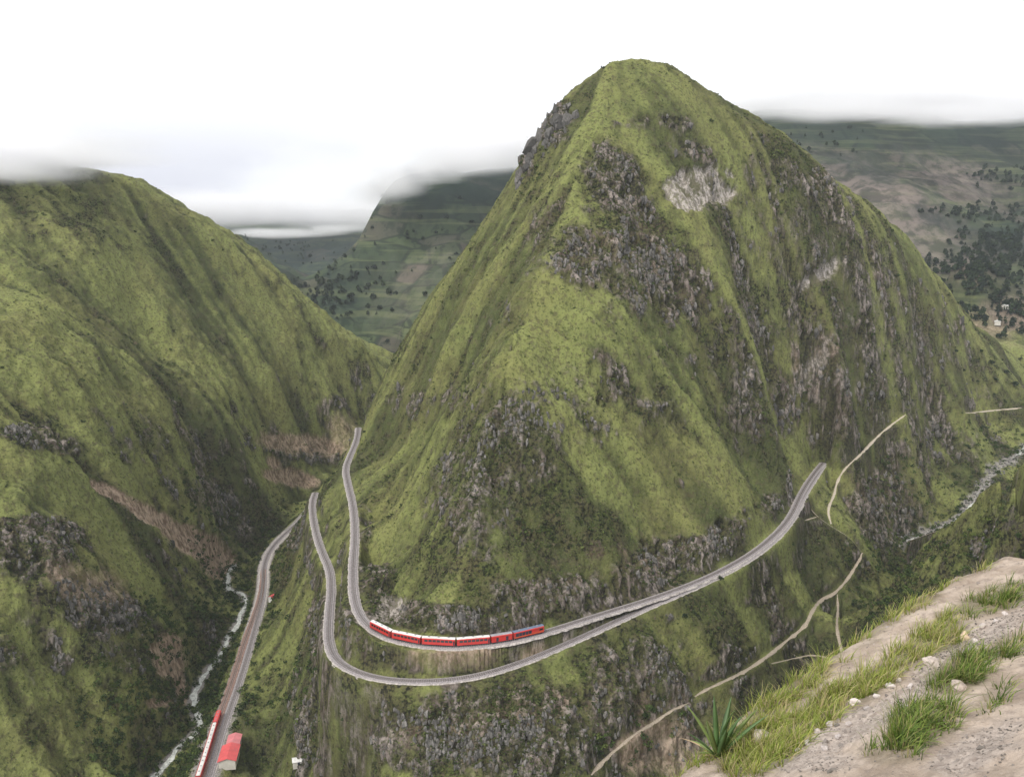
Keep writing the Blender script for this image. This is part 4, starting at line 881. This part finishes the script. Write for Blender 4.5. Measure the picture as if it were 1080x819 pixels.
# grass blades
def blades(roots, hts, leans, dirs, wid, cols, nseg=4):
    n = len(roots); t = np.linspace(0, 1, nseg + 1)
    up = np.array([0, 0, 1.0]); d3 = np.c_[np.cos(dirs), np.sin(dirs), np.zeros(n)]; sd3 = np.c_[-np.sin(dirs + .6), np.cos(dirs + .6), np.zeros(n)]
    V = np.zeros((n, nseg + 1, 2, 3)); cl = np.zeros((n, nseg + 1, 2, 4))
    for j, u in enumerate(t):
        c = roots + up * (hts * (u - .35 * leans * u * u))[:, None] + d3 * (hts * leans * u * u)[:, None]
        w_ = wid * (1 - u) ** .6 + .0006
        V[:, j, 0] = c - sd3 * w_[:, None]; V[:, j, 1] = c + sd3 * w_[:, None]
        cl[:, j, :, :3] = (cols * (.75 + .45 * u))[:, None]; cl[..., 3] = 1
    i = np.arange(n * (nseg + 1) * 2).reshape(n, nseg + 1, 2)
    f = np.stack([i[:, :-1, 0], i[:, :-1, 1], i[:, 1:, 1], i[:, 1:, 0]], -1).reshape(-1, 4)
    return V.reshape(-1, 3), f, cl.reshape(-1, 4)
M_BLADE, nt_, bs_ = mat('grass_blade'); at_ = nd(nt_, 'ShaderNodeAttribute', attribute_name='tint'); nt_.links.new(at_.outputs['Color'], bs_.inputs['Base Color']); bs_.inputs['Roughness'].default_value = .6; bs_.inputs['Specular IOR Level'].default_value = .3
tl_ = nt_.nodes.new('ShaderNodeBsdfTranslucent'); nt_.links.new(at_.outputs['Color'], tl_.inputs[0]); mx_ = nt_.nodes.new('ShaderNodeMixShader'); mx_.inputs[0].default_value = .35
nt_.links.new(bs_.outputs[0], mx_.inputs[1]); nt_.links.new(tl_.outputs[0], mx_.inputs[2]); nt_.links.new(mx_.outputs[0], nt_.nodes['Material Output'].inputs[0])
lime, dark, CL = [], [], 0
LP, DP = [], []
for (a, b, c_, d_, e_, k_, w_) in GR:
    nt2 = int(c_ * d_ * w_ * (.05 if k_ == 'l' else .042))
    for _ in range(nt2):
        rr, th = math.sqrt(rng.random()), rng.random() * 6.283; ux, uy = c_ * rr * math.cos(th), d_ * rr * math.sin(th); er = math.radians(e_)
        q = fmarch(a + ux * math.cos(er) - uy * math.sin(er), b + ux * math.sin(er) + uy * math.cos(er))
        if q is not None: (LP if k_ == 'l' else DP).append(q)
# blades on the slope that falls away behind the edge
for _ in range(110):
    u = rng.random() * (len(we) - 4) + 1; k = int(u); p = we[k] + (we[k + 1] - we[k]) * (u - k); o_ = rng.uniform(.02, .55); d = we[k] - we[k + 1]; n_ = np.array([-d[1], d[0]]) / np.hypot(d[0], d[1])
    if rng.random() < .35 + .65 * vnoise(p[0] * 2.5, p[1] * 2.5): x_, y_ = p[0] + n_[0] * o_, p[1] + n_[1] * o_; LP.append(np.array([x_, y_, fgh(np.array([x_]), np.array([y_]))[0]]))
def grow(pts, nb, h0, h1, spread, pal, wid):
    pts = np.array(pts); c = np.repeat(pts, nb, 0); n = len(c); c = c + np.c_[rng.normal(0, spread, (n, 2)), np.zeros(n)]; c[:, 2] = fgh(c[:, 0], c[:, 1]) - .01
    away = np.arctan2(c[:, 1] - np.repeat(pts[:, 1], nb), c[:, 0] - np.repeat(pts[:, 0], nb)) + rng.normal(0, .5, n)
    hh = rng.uniform(h0, h1, n) * np.repeat(rng.uniform(.6, 1.2, len(pts)), nb)
    col = np.array(pal)[rng.choice(len(pal), n, p=None)] * rng.uniform(.75, 1.25, (n, 1))
    return blades(c, hh, rng.uniform(.15, 1.0, n) ** 1.0, away, rng.uniform(.5, 1, n) * wid, col)
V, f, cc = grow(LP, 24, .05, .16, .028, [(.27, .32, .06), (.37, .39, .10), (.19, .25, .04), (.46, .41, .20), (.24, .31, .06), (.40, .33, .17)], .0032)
print('lime tufts', len(LP), 'dark', len(DP))
tag(np_mesh('grass', V, f, M_BLADE, attrs={'tint': cc}), kind='stuff')
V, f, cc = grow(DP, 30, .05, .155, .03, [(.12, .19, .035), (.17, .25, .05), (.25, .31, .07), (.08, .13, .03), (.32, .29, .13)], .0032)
tag(np_mesh('grass', V, f, M_BLADE, attrs={'tint': cc}), kind='stuff')
# dry stalks
for (a, b, h_, lb) in [(942, 752, .42, 'thin dry brown stalk standing between the stones mid bank'), (884, 726, .30, 'thin dry stalk leaning out of the yellow green grass')]:
    q = fmarch(a, b)
    if q is None: continue
    m = MB()
    for k in range(5):
        z0, z1 = h_ * k / 5, h_ * (k + 1) / 5; x0, x1 = .03 * (k / 5) ** 2, .03 * ((k + 1) / 5) ** 2; r_ = .0028 * (1 - .15 * k); bb = len(m.v)
        for (xx, zz, rr) in ((x0, z0, r_), (x1, z1, r_ * .85)): m.v += [(xx + rr * math.cos(2.1 * i_), rr * math.sin(2.1 * i_), zz) for i_ in range(3)]
        m.f += [(bb + i_, bb + (i_ + 1) % 3, bb + 3 + (i_ + 1) % 3, bb + 3 + i_) for i_ in range(3)]
    o = m.build('dry_stalk', M_PATH); o.location = tuple(q); tag(o, lb, 'plant')
# gravel and stones
gm = np.where((grv > .4) & (fpx > 760) & (fpx < 1100) & (fpy < 830) & (veg < .6)); k = rng.integers(0, len(gm[0]), 3600); gi = (gm[0][k], gm[1][k])
k2 = rng.integers(0, gx_.size, 8000); mm = (fpx.ravel()[k2] > 770) & (fpx.ravel()[k2] < 1100) & (fpy.ravel()[k2] < 830) & (fpy.ravel()[k2] > 560); k2 = k2[mm]
cx_ = np.r_[gx_[gi], gx_.ravel()[k2]]; cy_ = np.r_[gy_[gi], gy_.ravel()[k2]]
szs = rng.uniform(.0025, .009, len(cx_)) * (1 + 1.6 * (rng.random(len(cx_)) < .04)); gcol = rng.uniform(.20, .46, (len(cx_), 1)) * np.array([1, .87, .78])
V, f, cc = rocks(np.c_[cx_, cy_, fgh(cx_, cy_)], szs, gcol, .8)
tag(np_mesh('gravel', V, f, M_STONE, smooth=False, attrs={'tint': cc}), kind='stuff')
def stone(px, py, s, col, lb, zs=.75, group=None):
    q = fmarch(px, py)
    if q is None: return
    g = bpy.data.meshes.new('stone'); import bmesh; bm = bmesh.new(); bmesh.ops.create_icosphere(bm, subdivisions=3, radius=1)
    sd_ = rng.random() * 50; co = np.array([v.co[:] for v in bm.verts]); r_ = 1 + .55 * fbm(co[:, 0] * 1.1 + sd_, co[:, 1] * 1.1, co[:, 2] * 1.1, o=3)
    st = np.array([1, rng.uniform(.6, .9), zs]); co = co * r_[:, None] * st * s
    a = rng.random() * 6.28; co = co @ np.array([[math.cos(a), math.sin(a), 0], [-math.sin(a), math.cos(a), 0], [0, 0, 1]])
    for v, c in zip(bm.verts, co): v.co = c
    bm.to_mesh(g); bm.free(); g.materials.append(plain('stone_face', col, .9, .2, 18, bump=.006)); o = bpy.data.objects.new('stone', g); C.objects.link(o); o.location = (q[0], q[1], q[2] + s * .2); tag(o, lb, 'stone', group)
stone(939, 724, .032, (.62, .57, .54), 'small white stone on the bank beside the thin dry stalk')
stone(1017, 673, .045, (.55, .43, .30), 'tan stone in the gravel between the two dark grass clumps')
stone(806, 782, .075, (.50, .44, .37), 'pale boulder sunk in yellow green grass at the low end of the bank', .6)
stone(1036, 662, .030, (.55, .49, .45), 'pale pebble in the gravel just above the tan stone')
stone(902, 742, .032, (.60, .53, .50), 'pale grey stone at the grass edge left of the white stone')
stone(982, 700, .06, (.50, .43, .38), 'rough brown stone left of the middle dark grass clump', .6)
stone(1010, 726, .05, (.45, .38, .33), 'rough brown stone right under the middle dark grass clump', .6)
for (a, b, s_) in [(862, 772, .022), (876, 765, .026), (884, 778, .02), (852, 784, .026), (915, 748, .02), (925, 735, .022), (1050, 655, .02), (1028, 676, .02), (870, 790, .024), (895, 764, .02), (960, 725, .024), (842, 792, .02), (1060, 648, .022), (948, 718, .02)]:
    stone(a, b, s_, tuple(rng.uniform(.35, .55) * np.array([1, .9, .85])), 'small grey brown stone lying in the loose gravel of the bank', .75, 'small stones on the bank')

# agave at the edge
q = fmarch(757, 798)
print('agave', q)
ag = empty('agave', tuple(q)); ag.scale = (.85, .85, .85); tag(ag, 'spiky agave with green upright leaves over dry brown ones', 'plant')
M_AG = plain('agave_green', (.085, .15, .05), .5, .25, 6, spec=.4); M_AGY = plain('agave_yellow_green', (.15, .20, .06), .5, .2, 6); M_AGD = plain('dry_agave_leaf', (.34, .255, .16), .9, .35, 8)
def agleaf(az_, tilt, ln, wd, mt, droop=.3, name='leaf'):
    n = 9; V = []; 
    d = np.array([math.cos(az_), math.sin(az_), 0]); sdv = np.array([-math.sin(az_), math.cos(az_), 0]); pos = np.zeros(3); ang = tilt
    for j in range(n + 1):
        u = j / n; w_ = wd * (.55 + 1.1 * u) * (1 if u < .35 else max(0.02, 1 - ((u - .35) / .65) ** 1.5)) ; dirv = d * math.cos(ang) + np.array([0, 0, 1]) * math.sin(ang); nrm = np.cross(dirv, sdv)
        V += [pos - sdv * w_ - nrm * w_ * .25, pos - nrm * -w_ * .22, pos + sdv * w_ - nrm * w_ * .25, pos + nrm * -w_ * .5]
        pos = pos + dirv * ln / n; ang -= droop / n * (1 + u)
    f = []
    for j in range(n):
        for k in range(4): f.append((4 * j + k, 4 * j + (k + 1) % 4, 4 * j + 4 + (k + 1) % 4, 4 * j + 4 + k))
    return np_mesh(name, np.array(V), np.array(f), mt, ag)
for k in range(14): agleaf(rng.random() * 6.28, rng.uniform(.85, 1.5), rng.uniform(.34, .52), .024, M_AG if k % 3 else M_AGY, rng.uniform(.0, .4))
for k in range(3): agleaf(rng.random() * 6.28, rng.uniform(.5, .8), rng.uniform(.22, .32), .018, M_AGY, .6)
for k in range(34): agleaf(rng.random() * 6.28, rng.uniform(-.7, .45), rng.uniform(.16, .36), rng.uniform(.007, .014), M_AGD, rng.uniform(.3, 1.5), 'dry_leaf')

# ------------------------------------------------------------------ mist on the tops and haze in the air
def volmat(name, dens, col, aniso=.0):
    m = bpy.data.materials.new(name); m.use_nodes = True; nt = m.node_tree; nt.nodes.remove(nt.nodes['Principled BSDF'])
    v = nd(nt, 'ShaderNodeVolumePrincipled'); v.inputs['Color'].default_value = (*col, 1); v.inputs['Density'].default_value = dens; v.inputs['Anisotropy'].default_value = aniso
    if name == 'mist':
        p = coords(nt); n = noise(nt, p, .012 if dens > .0085 else .006, 5, .62)
        tc_ = nt.nodes.new('ShaderNodeTexCoord'); vm = nd(nt, 'ShaderNodeVectorMath', operation='DISTANCE'); nt.links.new(tc_.outputs['Generated'], vm.inputs[0]); vm.inputs[1].default_value = (.5, .5, .5)
        rad = rampf(nt, vm.outputs['Value'], .48, .0)
        nt.links.new(mth(nt, 'MULTIPLY', rampf(nt, n, .27, .62), mth(nt, 'MULTIPLY', rad, dens * 3.6)), v.inputs['Density'])
    nt.links.new(v.outputs[0], nt.nodes['Material Output'].inputs['Volume']); return m
def mist(px, py, Yd, rx, rz, ry, dens, seed):
    import bmesh
    c = PY(px, py, Yd); bm = bmesh.new(); bmesh.ops.create_icosphere(bm, subdivisions=5, radius=1)
    co = np.array([v.co[:] for v in bm.verts]); n = fbm(co[:, 0] * 2.2 + seed, co[:, 1] * 2.2, co[:, 2] * 2.2, o=4, g=.6); co = co * (1 + .55 * n)[:, None] * np.array([rx, ry, rz])
    for v, k in zip(bm.verts, co): v.co = k
    for f_ in bm.faces: f_.smooth = True
    me = bpy.data.meshes.new('mist'); bm.to_mesh(me); bm.free(); me.materials.append(volmat('mist', dens, (.985, .985, 1)))
    o = bpy.data.objects.new('mist', me); C.objects.link(o); o.location = tuple(c); tag(o, kind='stuff')
MIST = [(30, 165, 780, 95, 26, 70, .010), (-10, 178, 740, 60, 14, 60, .010), (490, 172, 1600, 120, 30, 120, .005), (420, 196, 1650, 70, 26, 120, .004), (300, 246, 2300, 130, 16, 140, .004), (880, 116, 1600, 150, 22, 140, .005), (1000, 120, 1600, 160, 20, 140, .005), (1080, 118, 1600, 140, 26, 140, .005), (100, 168, 780, 70, 9, 50, .006), (20, 182, 760, 70, 8, 50, .006), (10, 160, 800, 85, 15, 80, .018), (70, 172, 830, 42, 6, 50, .014), (-50, 150, 800, 80, 30, 90, .02), (60, 150, 860, 120, 16, 80, .006), (30, 174, 790, 60, 7, 30, .010),
        (500, 160, 1780, 170, 40, 220, .005), (560, 155, 1800, 150, 42, 220, .006), (440, 184, 1780, 110, 24, 200, .005), (400, 205, 1820, 75, 34, 200, .0035), (520, 170, 1700, 130, 22, 120, .005), (470, 178, 1700, 90, 16, 90, .005),
        (300, 222, 2850, 420, 58, 260, .005), (370, 228, 2950, 240, 50, 200, .004), (220, 220, 2900, 300, 70, 260, .005), (330, 243, 2700, 130, 20, 140, .0045), (270, 245, 2650, 90, 16, 140, .005), (360, 240, 2500, 90, 14, 120, .004),
        (860, 104, 1850, 160, 32, 160, .007), (960, 104, 1900, 220, 34, 170, .007), (1060, 110, 1950, 220, 36, 170, .008), (1150, 100, 2000, 220, 50, 170, .009), (800, 112, 1880, 110, 26, 160, .005), (900, 118, 1700, 150, 14, 120, .004), (1030, 122, 1700, 160, 14, 120, .004)]
for k, a in enumerate(MIST): mist(*a, seed=k * 7.3)
import bmesh
bm = bmesh.new(); bmesh.ops.create_cube(bm, size=1); me = bpy.data.meshes.new('haze'); bm.to_mesh(me); bm.free(); me.materials.append(volmat('haze', .000045, (.86, .92, 1.0)))
hz = bpy.data.objects.new('haze', me); C.objects.link(hz); hz.scale = (14400, 14600, 900); hz.location = (0, 0, -30 + 0); tag(hz, kind='stuff')
#@@DETAIL-END@@

# ------------------------------------------------------------------ light, sky, camera
w = bpy.data.worlds.new('World'); bpy.context.scene.world = w; w.use_nodes = True; nt = w.node_tree
SUN_EL, SUN_AZ = math.radians(48), math.radians(-142)   # azimuth measured from +Y towards +X
sky = nd(nt, 'ShaderNodeTexSky', sky_type='NISHITA'); sky.sun_disc = False; sky.sun_elevation = SUN_EL; sky.sun_rotation = SUN_AZ; sky.altitude = 2300
bg = nt.nodes['Background']; bg.inputs[1].default_value = .1
tc = nt.nodes.new('ShaderNodeTexCoord'); mp = nd(nt, 'ShaderNodeMapping'); mp.inputs['Scale'].default_value = (1, 1, 2.6)
nt.links.new(tc.outputs['Generated'], mp.inputs[0])
cn = noise(nt, mp.outputs[0], 2.6, 5, .55); cn2 = noise(nt, mp.outputs[0], 1.1, 2, .5)
sep = nt.nodes.new('ShaderNodeSeparateXYZ'); nt.links.new(tc.outputs['Generated'], sep.inputs[0])
low = rampf(nt, sep.outputs['Z'], .16, .0)
grey = mth(nt, 'MULTIPLY', low, rampf(nt, mth(nt, 'ADD', mth(nt, 'MULTIPLY', cn, .6), mth(nt, 'MULTIPLY', cn2, .4)), .40, .62))
cc = mixc(nt, grey, (12.2, 12.2, 12.3), (7.7, 7.7, 8.9))
fin_ = mixc(nt, .93, sky.outputs[0], cc)
nt.links.new(fin_, bg.inputs[0])
sl = bpy.data.lights.new('sun', 'SUN'); sl.energy = 2.8; sl.angle = math.radians(10); sl.color = (1, .96, .9)
so = bpy.data.objects.new('sun', sl); C.objects.link(so)
sd = Vector((math.sin(SUN_AZ) * math.cos(SUN_EL), math.cos(SUN_AZ) * math.cos(SUN_EL), math.sin(SUN_EL)))
so.rotation_euler = sd.to_track_quat('Z', 'Y').to_euler()
cd = bpy.data.cameras.new('camera'); cam = bpy.data.objects.new('camera', cd); C.objects.link(cam)
cd.sensor_width = 36; cd.lens = F / 1080 * 36; cd.clip_start = .05; cd.clip_end = 20000
cam.rotation_euler = (PI / 2 - PITCH, 0, 0)
S = bpy.context.scene; S.camera = cam
S.view_settings.view_transform = 'Standard'; S.view_settings.look = 'None'; S.view_settings.gamma = 1; S.view_settings.exposure = 0
S.cycles.max_bounces = 11; S.cycles.diffuse_bounces = 2; S.cycles.glossy_bounces = 1; S.cycles.volume_bounces = 10; S.cycles.transparent_max_bounces = 8
print('script', round(time.time() - T0, 1))
